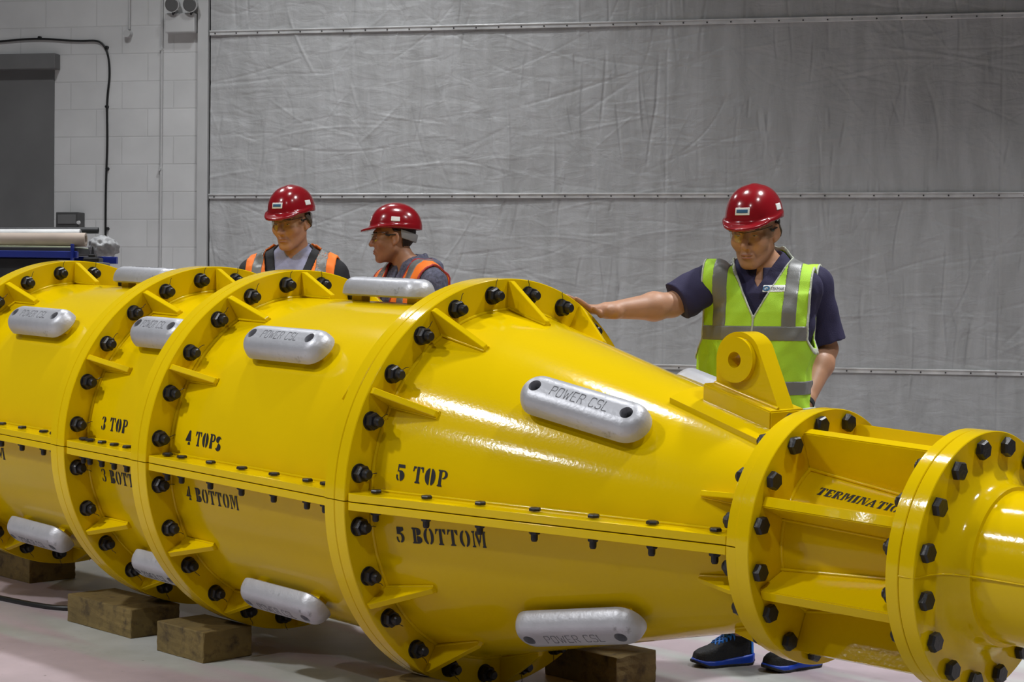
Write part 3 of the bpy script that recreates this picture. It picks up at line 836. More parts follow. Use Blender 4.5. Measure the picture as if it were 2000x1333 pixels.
def ring_plate(bm, outline, y0, y1):
    hole = [(hx_ + hr * math.cos(2 * math.pi * k / 32), hz_ + hr * math.sin(2 * math.pi * k / 32)) for k in range(32)]
    for y, s_ in ((y0, 1), (y1, -1)):
        vo = [bm.verts.new((x, y, z)) for x, z in outline]; vh = [bm.verts.new((x, y, z)) for x, z in hole]
        es = [bm.edges.new((vo[i], vo[(i + 1) % len(vo)])) for i in range(len(vo))] + [bm.edges.new((vh[i], vh[(i + 1) % 32])) for i in range(32)]
        bmesh.ops.triangle_fill(bm, use_beauty=True, edges=es)
        if s_ == 1: A_ = (vo, vh)
        else: B_ = (vo, vh)
    for a, b in zip(A_, B_):
        for i in range(len(a)): bm.faces.new((a[i], a[(i + 1) % len(a)], b[(i + 1) % len(a)], b[i]))
bm = bmesh.new(); ring_plate(bm, out, -0.046 * S, 0.066 * S)
from_bm('eye_plate', bm, M['yellow'], lug, angle=25)
boss = [(hx_ + 0.105 * S * math.cos(2 * math.pi * k / 48), hz_ + 0.105 * S * math.sin(2 * math.pi * k / 48)) for k in range(48)]
bm = bmesh.new(); ring_plate(bm, boss, -0.075 * S, -0.0455 * S)
from_bm('boss_ring', bm, M['yellow'], lug, angle=25)
tube('weld_bead', [lp(-0.545 * S + 0.367 * S * k / 6, -0.056 * S, 0.058) for k in range(7)], 0.006, M['yellow'], lug, 3)

# ------------------------------------------------------------------ timber blocks and the floor hose
TB = 0.179 * S
def block(x0, x1, y0, y1, label, z0=0.0, rz=0.0, h=TB):
    bm = bmesh.new()
    cx, cy = (x0 + x1) / 2, (y0 + y1) / 2
    box_bm(bm, (x0 - cx, y0 - cy, 0), (x1 - cx, y1 - cy, h), 0.004)
    bmesh.ops.subdivide_edges(bm, edges=[e for e in bm.edges if e.calc_length() > 0.05], cuts=6, use_grid_fill=True)
    for v in bm.verts: v.co += Vector((rnd.uniform(-1, 1), rnd.uniform(-1, 1), 0)) * 0.0016
    o = from_bm('timber_block', bm, M['timber'])
    o.location = (cx, cy, z0); o.rotation_euler = (0, 0, rz)
    tag(o, label, 'block', 'timber blocks under the housing')
    return o
block(-4.235 * S, -3.745 * S, -0.71 * S, -0.372 * S, 'rough timber block at front left, right one of the two lit blocks on the floor')
block(-5.41 * S, -4.64 * S, -0.64 * S, -0.29 * S, 'rough timber block at front left, left and longer one of the two lit blocks')
block(-7.45 * S, -6.89 * S, -0.115 * S, 0.26 * S, 'dark timber block at the far left edge of the photo in the shadow')
block(-2.26 * S, -1.713 * S, 0.575 * S, 0.90 * S, 'shadowed timber block under the tapered section, at the bottom edge left of the blue shoes')
block(-2.16 * S, -1.72 * S, -0.72 * S, -0.49 * S, 'timber block cut off by the bottom edge of the photo below the biggest flange')
hp = [on_floor(u, v, 0.011) for u, v in ((-160, 1140), (-60, 1157), (0, 1168), (50, 1179), (100, 1187), (140, 1190), (220, 1186), (330, 1162))]
tag(tube('floor_hose', hp, 0.011, M['cable']), 'black hose lying on the floor at the lower left beside the timber blocks', 'hose')

# ------------------------------------------------------------------ storage rack with rolls at the far left
RD = 10.6
_px = lambda v, D: v * D / FPX
def rk(u, v, D=RD): return P(u, v, D)
rackO = rk(60, 560); rackO[2] = 0
rk_ = empty('storage_rack', rackO, (0, 0, -YAW))
tag(rk_, 'blue steel storage rack behind the housing at the left edge', 'rack')
def rbox(name, u0, v0, u1, v1, dy0, dy1, m, par, bevel=0.003, D=RD):
    """box in the rack's own frame; u/v give its face at depth D, dy its depth range (m)"""
    a = Vector(rk(u0, v1, D)) - Vector(rackO); b = Vector(rk(u1, v0, D)) - Vector(rackO)
    R3 = Matrix.Rotation(YAW, 3, 'Z')
    a = R3 @ a; b = R3 @ b
    bm = bmesh.new(); box_bm(bm, (a.x, a.y + dy0, a.z), (b.x, a.y + dy1, b.z), bevel)
    return from_bm(name, bm, m, par)
rbox('beam', -330, 491, 150, 499, 0, 0.05, M['blue'], rk_)
rbox('beam', -330, 497, 182, 506, 0.62, 0.67, M['blue'], rk_)
for u in (140, -300): 
    a = Vector(rk(u, 477)); 
    rbox('upright', u - 4, 477, u + 4, 905, -0.005, 0.05, M['blue'], rk_)
rbox('shelf_board', -330, 484, 150, 490.5, 0.02, 0.66, M['bench'], rk_)
# dark bench clutter below
rbox('dark_panel', -330, 505, 104, 640, 0.1, 0.5, M['bench'], rk_)
ck = empty('x', (0, 0, 0)); bpy.data.objects.remove(ck)
def rpt(u, v, dy=0.0, D=RD):
    a = Matrix.Rotation(YAW, 3, 'Z') @ (Vector(rk(u, v, D)) - Vector(rackO)); a.y += dy
    return Vector(rackO) + Matrix.Rotation(-YAW, 3, 'Z') @ a
def roll(name, u0, u1, v, r, dy, m, label, mi, cat='roll'):
    a = rpt(u0, v, dy); b = rpt(u1, v, dy)
    o = empty(name, a); tag(o, label, cat)
    bm = bmesh.new()
    d = (b - a).normalized()
    s_ = Vector((0, 0, 1)).cross(d).normalized()
    n = 40; rings = []
    for (pt, rr) in ((a, r), (b, r), (b, r * 0.62), (a, r * 0.62)):
        rings.append([bm.verts.new(pt - a + (s_ * math.cos(2 * math.pi * k / n) + Vector((0, 0, 1)) * math.sin(2 * math.pi * k / n)) * rr) for k in range(n)])
    for i in range(4):
        A_, B_ = rings[i], rings[(i + 1) % 4]
        for k in range(n): bm.faces.new((A_[k], A_[(k + 1) % n], B_[(k + 1) % n], B_[k]))
    from_bm('paper_sheet', bm, m, o, angle=40)
    bm = bmesh.new(); cyl_bm(bm, (0, 0, 0), (b - a) * 0.985, r * 0.615, r * 0.615, 28); from_bm('core_tube', bm, mi, o)
    return o
roll('paper_roll', -330, 160, 467.5, 0.043, 0.10, M['kraft'], 'brown paper roll lying on the blue rack at the left edge', M['green_sheet'])
def slab(name, u0, u1, v0, v1, dy0, dy1, m, label, cat):
    o = rbox(name, u0, v0, u1, v1, dy0, dy1, m, None, 0.002)
    o.location = rackO; o.rotation_euler = (0, 0, -YAW)
    return tag(o, label, cat)
slab('sheet_stack', -330, 137, 481.2, 484, 0.03, 0.5, M['green_sheet'], 'thin pale green sheets lying under the brown paper roll', 'sheets')
roll('white_roll', -330, 138, 455, 0.032, 0.24, M['white_sheet'], 'white roll lying behind the brown paper roll on the rack', M['hole'])
roll('black_roll', -330, 167, 446.2, 0.020, 0.33, M['bench'], 'thin black roll lying behind the white roll on the rack', M['hole'])
# crumpled film bundle
a = rpt(193, 482, 0.12)
bm = bmesh.new(); bmesh.ops.create_icosphere(bm, subdivisions=4, radius=1.0)
for v in bm.verts:
    n_ = 1 + 0.10 * math.sin(v.co.x * 7 + 2 * v.co.z) * math.sin(v.co.z * 9 + v.co.y * 5) + 0.05 * math.sin(19 * v.co.x + 11 * v.co.y) 
    v.co = Vector((v.co.x * 0.088 * n_, v.co.y * 0.16 * n_, max(v.co.z, -0.75) * 0.070 * n_))
o = from_bm('film_bundle', bm, M['plastic'], smooth=True); o.location = a; o.rotation_euler = (0, 0, -YAW)
tag(o, 'crumpled clear plastic film bundle at the right end of the paper roll', 'plastic film')
# switch box on the wall above the rack and a dark vice at the right end
q = wall_pt(122, 446); t0, z0 = wtz(122, 446); t1, z1 = wtz(166, 416)
bm = bmesh.new(); wbox(bm, t0, t1, z0, z1, 0.0, 0.12, 0.006)
sb = tag(from_bm('switch_box', bm, M['dark_box']), 'dark grey switch box on the block wall just above the paper rolls', 'box')
bm = bmesh.new(); wbox(bm, t0 + 0.02, t1 - 0.02, z0 + 0.03, z1 - 0.02, 0.12, 0.128, 0.002); from_bm('cover', bm, M['darkgrey'], sb)
bm = bmesh.new(); q = Vector(wall_pt(154, 435, 0.127)); cyl_bm(bm, q, q + Vector(WN) * 0.02, 0.016, 0.012, 16); from_bm('knob', bm, M['steel'], sb)
vb = rpt(204, 560, -0.3); vb.z = 0
vc = empty('tool_stand', vb, (0, 0, -YAW)); tag(vc, 'small dark tool stand with an upright spike right of the plastic film bundle', 'tool stand')
zt = rpt(204, 512, -0.3).z
bm = bmesh.new(); box_bm(bm, (-0.085, -0.08, 0), (0.085, 0.08, zt - 0.01), 0.004); from_bm('pedestal', bm, M['darkgrey'], vc)
bm = bmesh.new(); box_bm(bm, (-0.045, -0.06, zt - 0.012), (0.050, 0.06, zt + 0.020), 0.008); box_bm(bm, (-0.02, -0.03, zt + 0.018), (0.02, 0.03, zt + 0.04), 0.006); from_bm('clamp_body', bm, M['black'], vc)
bm = bmesh.new(); cyl_bm(bm, (0, 0, zt + 0.03), (0, 0, zt + 0.085), 0.011, 0.003, 12); from_bm('spike', bm, M['black'], vc)
bm = bmesh.new(); 

# ------------------------------------------------------------------ people: signed-distance sculpting -> one continuous surface
def surf_net(V, org, h):
    ins = V < 0
    nx, ny, nz = V.shape
    cnt = np.zeros((nx - 1, ny - 1, nz - 1), np.uint8)
    for i in (0, 1):
        for j in (0, 1):
            for k in (0, 1):
                cnt += ins[i:nx - 1 + i, j:ny - 1 + j, k:nz - 1 + k]
    act = (cnt > 0) & (cnt < 8)
    ii, jj, kk = np.nonzero(act)
    vid = np.full(act.shape, -1, np.int32); vid[ii, jj, kk] = np.arange(len(ii))
    corner = {}
    for i in (0, 1):
        for j in (0, 1):
            for k in (0, 1): corner[(i, j, k)] = V[ii + i, jj + j, kk + k].astype(np.float64)
    acc = np.zeros((len(ii), 3)); n = np.zeros(len(ii))
    for a in list(corner):
        for ax in range(3):
            if a[ax] == 0:
                b = list(a); b[ax] = 1; b = tuple(b)
                va, vb = corner[a], corner[b]
                cr = (va < 0) != (vb < 0)
                t = np.where(cr, va / np.where(cr, va - vb, 1), 0)
                pt = np.array(a, float)[None] + np.zeros((len(ii), 3)); pt[:, ax] += t
                acc += pt * cr[:, None]; n += cr
    co = (acc / n[:, None] + np.stack([ii, jj, kk], 1)) * h + org
    faces = []
    for ax in range(3):
        sl0 = [slice(1, -1)] * 3; sl1 = [slice(1, -1)] * 3
        sl0[ax] = slice(0, -1); sl1[ax] = slice(1, None)
        a = ins[tuple(sl0)]; b = ins[tuple(sl1)]
        idx = np.argwhere(a != b)
        if not len(idx): continue
        off = np.ones(3, int); off[ax] = 0
        g = idx + off
        u, w = [(1, 2), (2, 0), (0, 1)][ax]
        q = []
        for du, dw in ((-1, -1), (0, -1), (0, 0), (-1, 0)):
            c_ = g.copy(); c_[:, u] += du; c_[:, w] += dw
            q.append(vid[c_[:, 0], c_[:, 1], c_[:, 2]])
        q = np.stack(q, 1)
        fl = a[tuple(idx.T)]
        q[~fl] = q[~fl][:, ::-1]
        faces.append(q)
    f = np.concatenate(faces) if faces else np.zeros((0, 4), int)
    f = f[(f >= 0).all(1)]
    return co, f
def sdf_obj(name, fn, lo, hi, h, m, parent=None, smooth_it=1):
    lo = np.array(lo, float); hi = np.array(hi, float)
    B = 8
    nb = np.ceil((hi - lo) / (h * B)).astype(int)
    N = nb * B + 1
    cx = [lo[i] + (np.arange(nb[i]) + 0.5) * B * h for i in range(3)]
    C = np.stack(np.meshgrid(*cx, indexing='ij'), -1).reshape(-1, 3)
    dc = fn(C).astype(np.float32)
    near = np.abs(dc) < B * h * 0.87 * 1.5 + 0.004
    V = np.repeat(np.repeat(np.repeat(np.where(dc > 0, 1, -1).astype(np.float32).reshape(nb), B, 0), B, 1), B, 2)
    V = np.pad(V, ((0, 1), (0, 1), (0, 1)), mode='edge')
    bi = np.argwhere(near.reshape(nb))
    g = np.arange(B + 1)
    loc = np.stack(np.meshgrid(g, g, g, indexing='ij'), -1).reshape(-1, 3)
    for s in range(0, len(bi), 1500):
        blk = bi[s:s + 1500]
        ijk = (blk[:, None, :] * B + loc[None]).reshape(-1, 3)
        V[ijk[:, 0], ijk[:, 1], ijk[:, 2]] = fn(ijk * h + lo)
    co, f = surf_net(V, lo, h)
    me = bpy.data.meshes.new(name)
    me.vertices.add(len(co)); me.vertices.foreach_set('co', co.astype(np.float32).reshape(-1))
    me.loops.add(f.size); me.loops.foreach_set('vertex_index', f.reshape(-1).astype(np.int32))
    me.polygons.add(len(f)); me.polygons.foreach_set('loop_start', np.arange(0, f.size, 4, dtype=np.int32)); me.polygons.foreach_set('loop_total', np.full(len(f), 4, dtype=np.int32))
    me.polygons.foreach_set('use_smooth', np.ones(len(f), dtype=bool))
    me.update(); me.validate()
    return link(name, me, m, parent)

A3 = lambda *a: np.array(a, float)
def smin(a, b, k):
    h = np.clip(0.5 + 0.5 * (b - a) / k, 0, 1)
    return b + (a - b) * h - k * h * (1 - h)
def smax(a, b, k): return -smin(-a, -b, k)
def caps(p, a, b, ra, rb=None):
    rb = ra if rb is None else rb
    a = np.asarray(a, float); b = np.asarray(b, float); d = b - a
    t = np.clip(((p - a) @ d) / max(d @ d, 1e-9), 0, 1)
    return np.linalg.norm(p - a - t[:, None] * d, axis=1) - (ra + (rb - ra) * t)
def ball(p, c, r): return np.linalg.norm(p - np.asarray(c, float), axis=1) - r
def ell(p, c, r):
    r = np.asarray(r, float); q = (p - np.asarray(c, float)) / r
    k0 = np.linalg.norm(q, axis=1); k1 = np.linalg.norm(q / r, axis=1)
    return np.where(k1 > 1e-9, k0 * (k0 - 1) / np.maximum(k1, 1e-9), -r.min())
def boxd(p, c, hs_, r=0.0):
    q = np.abs(p - np.asarray(c, float)) - np.asarray(hs_, float) + r
    return np.linalg.norm(np.maximum(q, 0), axis=1) + np.minimum(q.max(1), 0) - r
def rotz(t): c, s = math.cos(t), math.sin(t); return A3((c, -s, 0), (s, c, 0), (0, 0, 1)).reshape(3, 3)
def rotx(t): c, s = math.cos(t), math.sin(t); return A3((1, 0, 0), (0, c, -s), (0, s, c)).reshape(3, 3)
def roty(t): c, s = math.cos(t), math.sin(t); return A3((c, 0, s), (0, 1, 0), (-s, 0, c)).reshape(3, 3)

def head_sdf(p):
    """face looks along -y, eyes near z=0.012, origin between the ears"""
    ax = np.abs(p[:, 0]); m_ = p.copy(); m_[:, 0] = ax
    d = ell(p, (0, 0.012, 0.035), (0.0755, 0.097, 0.094))
    d = smin(d, ell(p, (0, -0.022, -0.035), (0.060, 0.068, 0.082)), 0.03)
    d = smin(d, caps(m_, (0.050, 0.002, -0.052), (0.020, -0.068, -0.098), 0.020, 0.017), 0.03)
    d = smin(d, ell(p, (0, -0.078, -0.099), (0.020, 0.014, 0.016)), 0.022)
    d = smin(d, ball(m_, (0.043, -0.060, -0.020), 0.024), 0.03)
    d = smin(d, caps(m_, (0.010, -0.088, 0.036), (0.046, -0.070, 0.034), 0.010, 0.009), 0.018)
    d = smax(d, -ell(m_, (0.032, -0.103, 0.012), (0.019, 0.017, 0.012)), 0.014)
    d = smin(d, ell(m_, (0.032, -0.0735, 0.013), (0.0155, 0.013, 0.0125)), 0.005)
    n = caps(p, (0, -0.088, 0.022), (0, -0.112, -0.022), 0.0085, 0.0115)
    n = smin(n, ell(p, (0, -0.108, -0.026), (0.013, 0.013, 0.010)), 0.008)
    n = smin(n, ball(m_, (0.0125, -0.097, -0.029), 0.0085), 0.006)
    n = smax(n, -ball(m_, (0.0065, -0.108, -0.0385), 0.0042), 0.003)
    d = smin(d, n, 0.012)
    d = smin(d, ell(p, (0, -0.084, -0.062), (0.028, 0.014, 0.020)), 0.015)
    up = ell(p, (0, -0.0955, -0.0585), (0.023, 0.0075, 0.0050)); lo_ = ell(p, (0, -0.0950, -0.0695), (0.020, 0.0078, 0.0060))
    d = smin(smin(d, up, 0.005), lo_, 0.005)
    mo = caps(m_, (0.0, -0.1035, -0.0640), (0.024, -0.092, -0.0650), 0.0022)
    d = smax(d, -mo, 0.003)
    fold = caps(m_, (0.018, -0.100, -0.030), (0.033, -0.082, -0.062), 0.003); d = smax(d, -fold, 0.008)
    e = ell((m_ - A3(0.080, 0.012, 0.002)) @ rotz(-0.6) , (0, 0, 0), (0.0085, 0.021, 0.034))
    e = smax(e, -ell((m_ - A3(0.087, 0.008, 0.003)) @ rotz(-0.6), (0, 0, 0), (0.006, 0.012, 0.021)), 0.004)
    e = smin(e, ell(m_, (0.077, 0.003, -0.026), (0.006, 0.009, 0.010)), 0.006)
    return smin(d, e, 0.006)

def hand_pts(w, d, n, curl=0.35, thumb=1, spread=0.06, L=1.0):
    """w wrist, d finger direction, n back-of-hand normal -> list of capsule chains"""
    d = d / np.linalg.norm(d); n = n - d * (n @ d); n /= np.linalg.norm(n)
    s = np.cross(d, n) * thumb                     # towards the thumb
    ch = []
    for i, (ln, off) in enumerate(((0.078, 0.031), (0.087, 0.0105), (0.080, -0.0105), (0.062, -0.031))):
        k = w + d * (0.088 - 0.004 * abs(i - 1)) * L + s * off * 0.95
        ang = 0.0; pts = [k]; dd = d + s * spread * (1.2 - i)
        for j, fr in enumerate((0.46, 0.31, 0.23)):
            ang += curl * (0.7, 1.0, 0.7)[j] * (1 + 0.12 * i)
            v = dd * math.cos(ang) - n * math.sin(ang); v /= np.linalg.norm(v)
            pts.append(pts[-1] + v * ln * fr * L)
        ch.append(pts)
    t0 = w + d * 0.025 + s * 0.026 - n * 0.006
    t1 = t0 + (d * 0.55 + s * 0.62 - n * 0.25) * 0.042; t2 = t1 + (d * 0.80 + s * 0.30 - n * 0.35) * 0.034; t3 = t2 + (d * 0.9 + s * 0.10 - n * 0.4) * 0.026
    return dict(w=w, ch=ch, th=[t0, t1, t2, t3], d=d, n=n, s=s)
def hand_sdf(p, H):
    w, d, n, s = H['w'], H['d'], H['n'], H['s']
    D = caps(p, w - d * 0.03, w + d * 0.01, 0.027, 0.026)
    for c in H['ch']:
        D = smin(D, caps(p, w + d * 0.012 + (c[0] - w - d * ((c[0] - w) @ d)) * 0.6, c[0], 0.0155, 0.0125), 0.012)
    D = smin(D, caps(p, H['th'][0], H['th'][1], 0.017, 0.0125), 0.014)
    D = smin(D, np.minimum(caps(p, H['th'][1], H['th'][2], 0.0115, 0.0098), caps(p, H['th'][2], H['th'][3], 0.0098, 0.0078)), 0.004)
    F = None
    for c in H['ch']:
        f = np.minimum(np.minimum(caps(p, c[0], c[1], 0.0105, 0.0092), caps(p, c[1], c[2], 0.0092, 0.0082)), caps(p, c[2], c[3], 0.0082, 0.0068))
        F = f if F is None else np.minimum(F, f)
    return smin(D, F, 0.005)

TAB = np.array([  # z, half width, half depth, y offset (m, for a 1.78 m man)
    (0.78, 0.150, 0.105, 0.0), (0.86, 0.172, 0.120, 0.005), (0.95, 0.168, 0.118, 0.0), (1.05, 0.156, 0.112, -0.005), (1.15, 0.158, 0.114, -0.005),
    (1.25, 0.168, 0.118, 0.0), (1.34, 0.174, 0.116, 0.004), (1.41, 0.172, 0.102, 0.010), (1.455, 0.145, 0.082, 0.018), (1.49, 0.098, 0.066, 0.024), (1.53, 0.060, 0.055, 0.026), (1.58, 0.04, 0.04, 0.026)])
class Body:
    def __init__(s, k=1.0, pel=(0, 0), chest=(0, 0), yaw=0.0, head=(0, -0.02, 1.62), hyaw=0.0, hpitch=0.0, hroll=0.0, armR=None, armL=None, hands=(), legs=None, fat=1.0):
        s.k = k; s.pel = A3(*pel); s.che = A3(*chest); s.yaw = yaw; s.head = A3(*head); s.fat = fat
        s.Rt = rotz(yaw)                         # torso frame -> person frame
        s.Rh = rotz(hyaw) @ rotx(hpitch) @ roty(hroll)
        s.aR, s.aL = armR, armL; s.hands = hands; s.legs = legs
    def tl(s, p):
        """person -> torso frame (facing -y)"""
        t = np.clip((p[:, 2] / s.k - 0.9) / 0.55, -0.2, 1.3)[:, None]
        c = np.zeros_like(p); c[:, :2] = s.pel + (s.che - s.pel) * t
        return (p - c) @ s.Rt
    def tw(s, q):
        """torso frame -> person frame (single point)"""
        q = A3(*q); t = min(max((q[2] / s.k - 0.9) / 0.55, -0.2), 1.3)
        c = s.pel + (s.che - s.pel) * t
        return s.Rt @ q + A3(c[0], c[1], 0)
    def torso(s, p):
        q = s.tl(p) ; z = q[:, 2] / s.k
        a = np.interp(z, TAB[:, 0], TAB[:, 1]) * s.k * s.fat; b = np.interp(z, TAB[:, 0], TAB[:, 2]) * s.k * s.fat; oy = np.interp(z, TAB[:, 0], TAB[:, 3]) * s.k
        x_ = q[:, 0] / a; y_ = (q[:, 1] - oy) / b
        r = (np.abs(x_) ** 2.4 + np.abs(y_) ** 2.4) ** (1 / 2.4)
        d = (r - 1) * np.minimum(a, b) * 0.9
        zt, zb = 1.56 * s.k, 0.80 * s.k
        d = smax(d, (q[:, 2] - zt), 0.02); d = smax(d, zb - q[:, 2], 0.04)
        m_ = q.copy(); m_[:, 0] = np.abs(m_[:, 0])
        d = smin(d, caps(m_, A3(0.05, 0.022, 1.485) * s.k, A3(0.170, 0.012, 1.425) * s.k, 0.046 * s.k, 0.050 * s.k), 0.04)
        return d
    def hl(s, p): return (p - s.head) @ s.Rh
    def hw(s, q): return s.Rh @ A3(*q) + s.head
    def neck(s, p):
        return caps(p, s.tw((0, 0.03 * s.k, 1.44 * s.k)), s.hw((0, 0.022, -0.045)), 0.060, 0.055)
    def upper(s, p, arm, r=(0.056, 0.043)):
        return smin(ball(p, arm[0], r[0]), caps(p, arm[0], arm[1], r[0] * 0.97, r[1]), 0.02)
    def fore(s, p, arm):
        e, w = arm[1], arm[2]; m_ = e + (w - e) * 0.28
        d = smin(caps(p, e, m_, 0.045, 0.051), caps(p, m_, w, 0.050, 0.028), 0.02)
        return d
    def arms(s, p):
        d = None
        for a in (s.aR, s.aL):
            u = smin(s.upper(p, a), s.fore(p, a), 0.015)
            d = u if d is None else np.minimum(d, u)
        return d
    def leg(s, p, inf=0.0):
        d = None
        for (hp_, kn, an) in s.legs:
            u = smin(caps(p, hp_, kn, 0.085 + inf, 0.058 + inf * 1.3), caps(p, kn, an, 0.056 + inf * 1.3, 0.038 + inf * 1.8), 0.03)
            d = u if d is None else smin(d, u, 0.02)
        return d
    def body(s, p):
        d = smin(s.torso(p), s.neck(p), 0.035)
        d = smin(d, head_sdf(s.hl(p)), 0.012)
        d = smin(d, s.arms(p), 0.025)
        for H in s.hands: d = smin(d, hand_sdf(p, H), 0.012)
        d = smin(d, s.leg(p), 0.03)
        return d

_ph = np.random.default_rng(3).uniform(0, 6.28, (40,))
def folds(p, amp, f=1.0, seed=0):
    o = 0
    for k in range(7):
        r = np.random.default_rng(seed * 17 + k)
        w = r.normal(0, 1, 3) * A3(16, 16, 9) * f * (1 + 0.35 * k)
        o = o + np.sin(p @ w + r.uniform(0, 6.28) + 1.6 * np.sin(p @ (w[::-1] * 0.35) + r.uniform(0, 6))) / (1 + 0.5 * k)
    return o * amp * 0.45
def shell(d, ti, to): return np.maximum(d - to, ti - d)

# materials for people
def skin(name, c, red=(0.30, 0.09, 0.06)):
    m = mat(name, c, rough=0.5, var=0.10, vscale=14, bump=0.12, bscale=300)
    b = m.node_tree.nodes['Principled BSDF']; b.inputs['Subsurface Weight'].default_value = 0.08; b.inputs['Subsurface Radius'].default_value = (0.01, 0.004, 0.002)
    return m
M['skinA'] = skin('weathered_skin', (0.42, 0.215, 0.125))
M['skinB'] = skin('light_skin', (0.43, 0.215, 0.13))
M['skinC'] = skin('tanned_skin', (0.38, 0.185, 0.105))
M['helmet'] = mat('red_helmet_shell', (0.235, 0.003, 0.008), rough=0.2, coat=0.3, bump=0.05, bscale=30)
M['white'] = mat('white_label', (0.75, 0.76, 0.74), rough=0.5)
M['labelblue'] = mat('blue_label_print', (0.02, 0.10, 0.22), rough=0.6)
M['hiviz'] = mat('yellow_green_hi_vis', (0.40, 0.68, 0.025), rough=0.7, bump=0.3, bscale=400)
M['orange'] = mat('orange_hi_vis', (0.95, 0.20, 0.012), rough=0.7, bump=0.3, bscale=400)
M['reflect'] = mat('grey_reflective_tape', (0.17, 0.17, 0.165), rough=0.42, metal=0.1, bump=0.15, bscale=300)
M['navy'] = mat('navy_polo_cotton', (0.016, 0.012, 0.050), rough=0.85, bump=0.3, bscale=300)
M['piping'] = mat('pale_piping', (0.42, 0.44, 0.36), rough=0.6)
M['redpipe'] = mat('red_piping', (0.35, 0.02, 0.02), rough=0.6)
M['jacket'] = mat('black_jacket_cloth', (0.010, 0.010, 0.013), rough=0.8, bump=0.3, bscale=200)
M['shirt'] = mat('pale_blue_grey_shirt', (0.28, 0.28, 0.40), rough=0.8, bump=0.3, bscale=300, var=0.1, vscale=40)
M['hoodie'] = mat('mottled_blue_grey_fleece', (0.085, 0.085, 0.125), rough=0.9, bump=0.8, bscale=150, var=0.4, vscale=60)
M['dark_cloth'] = mat('dark_trouser_cloth', (0.012, 0.012, 0.018), rough=0.85, bump=0.3, bscale=200)
M['hair_dark'] = mat('dark_brown_hair', (0.020, 0.012, 0.008), rough=0.6, bump=1.0, bscale=180)
M['hair_grey'] = mat('short_grey_brown_hair', (0.06, 0.045, 0.035), rough=0.7, bump=1.0, bscale=200)
M['strap_grey'] = mat('grey_headband', (0.22, 0.22, 0.22), rough=0.5)
M['lips'] = mat('lip_skin', (0.33, 0.135, 0.095), rough=0.5)
M['eye'] = mat('eye_white', (0.5, 0.47, 0.44), rough=0.2)
M['iris'] = mat('dark_iris', (0.02, 0.014, 0.01), rough=0.15)
M['shoe'] = mat('black_shoe_fabric', (0.008, 0.008, 0.010), rough=0.65, bump=0.6, bscale=160)
M['sole_blue'] = mat('bright_blue_sole', (0.004, 0.045, 0.42), rough=0.45)
M['lace'] = mat('blue_laces', (0.01, 0.16, 0.62), rough=0.6)
M['frame'] = mat('black_spectacle_frame', (0.01, 0.01, 0.01), rough=0.3)
def lens_mat():
    m = bpy.data.materials.new('clear_safety_lens'); m.use_nodes = True; nt = m.node_tree
    for n in list(nt.nodes):
        if n.type == 'BSDF_PRINCIPLED': nt.nodes.remove(n)
    out = nt.nodes['Material Output']
    tr = nt.nodes.new('ShaderNodeBsdfTransparent'); tr.inputs['Color'].default_value = (0.95, 0.94, 0.88, 1)
    gl = nt.nodes.new('ShaderNodeBsdfGlossy'); gl.inputs['Roughness'].default_value = 0.08
    fr = nt.nodes.new('ShaderNodeFresnel'); fr.inputs['IOR'].default_value = 1.5
    mx = nt.nodes.new('ShaderNodeMixShader')
    ml = nt.nodes.new('ShaderNodeMath'); ml.operation = 'MULTIPLY'; ml.inputs[1].default_value = 0.25; nt.links.new(fr.outputs['Fac'], ml.inputs[0]); nt.links.new(ml.outputs[0], mx.inputs['Fac']); nt.links.new(tr.outputs['BSDF'], mx.inputs[1]); nt.links.new(gl.outputs['BSDF'], mx.inputs[2])
    nt.links.new(mx.outputs['Shader'], out.inputs['Surface'])
    return m
M['lens'] = lens_mat()

RZ = -YAW
class Person:
    def __init__(s, u, D, label):
        q = CAM + D * (FW + RT * (u - 1000.0) / FPX); s.o = A3(q[0], q[1], 0)
        s.e = empty('person', tuple(s.o), (0, 0, RZ)); tag(s.e, label, 'person', None); s.D = D; s.R = rotz(RZ)
    def l(s, u, v, D): return s.R.T @ (P(u, v, D) - s.o)
    def w2l(s, q): return s.R.T @ (np.asarray(q, float) - s.o)

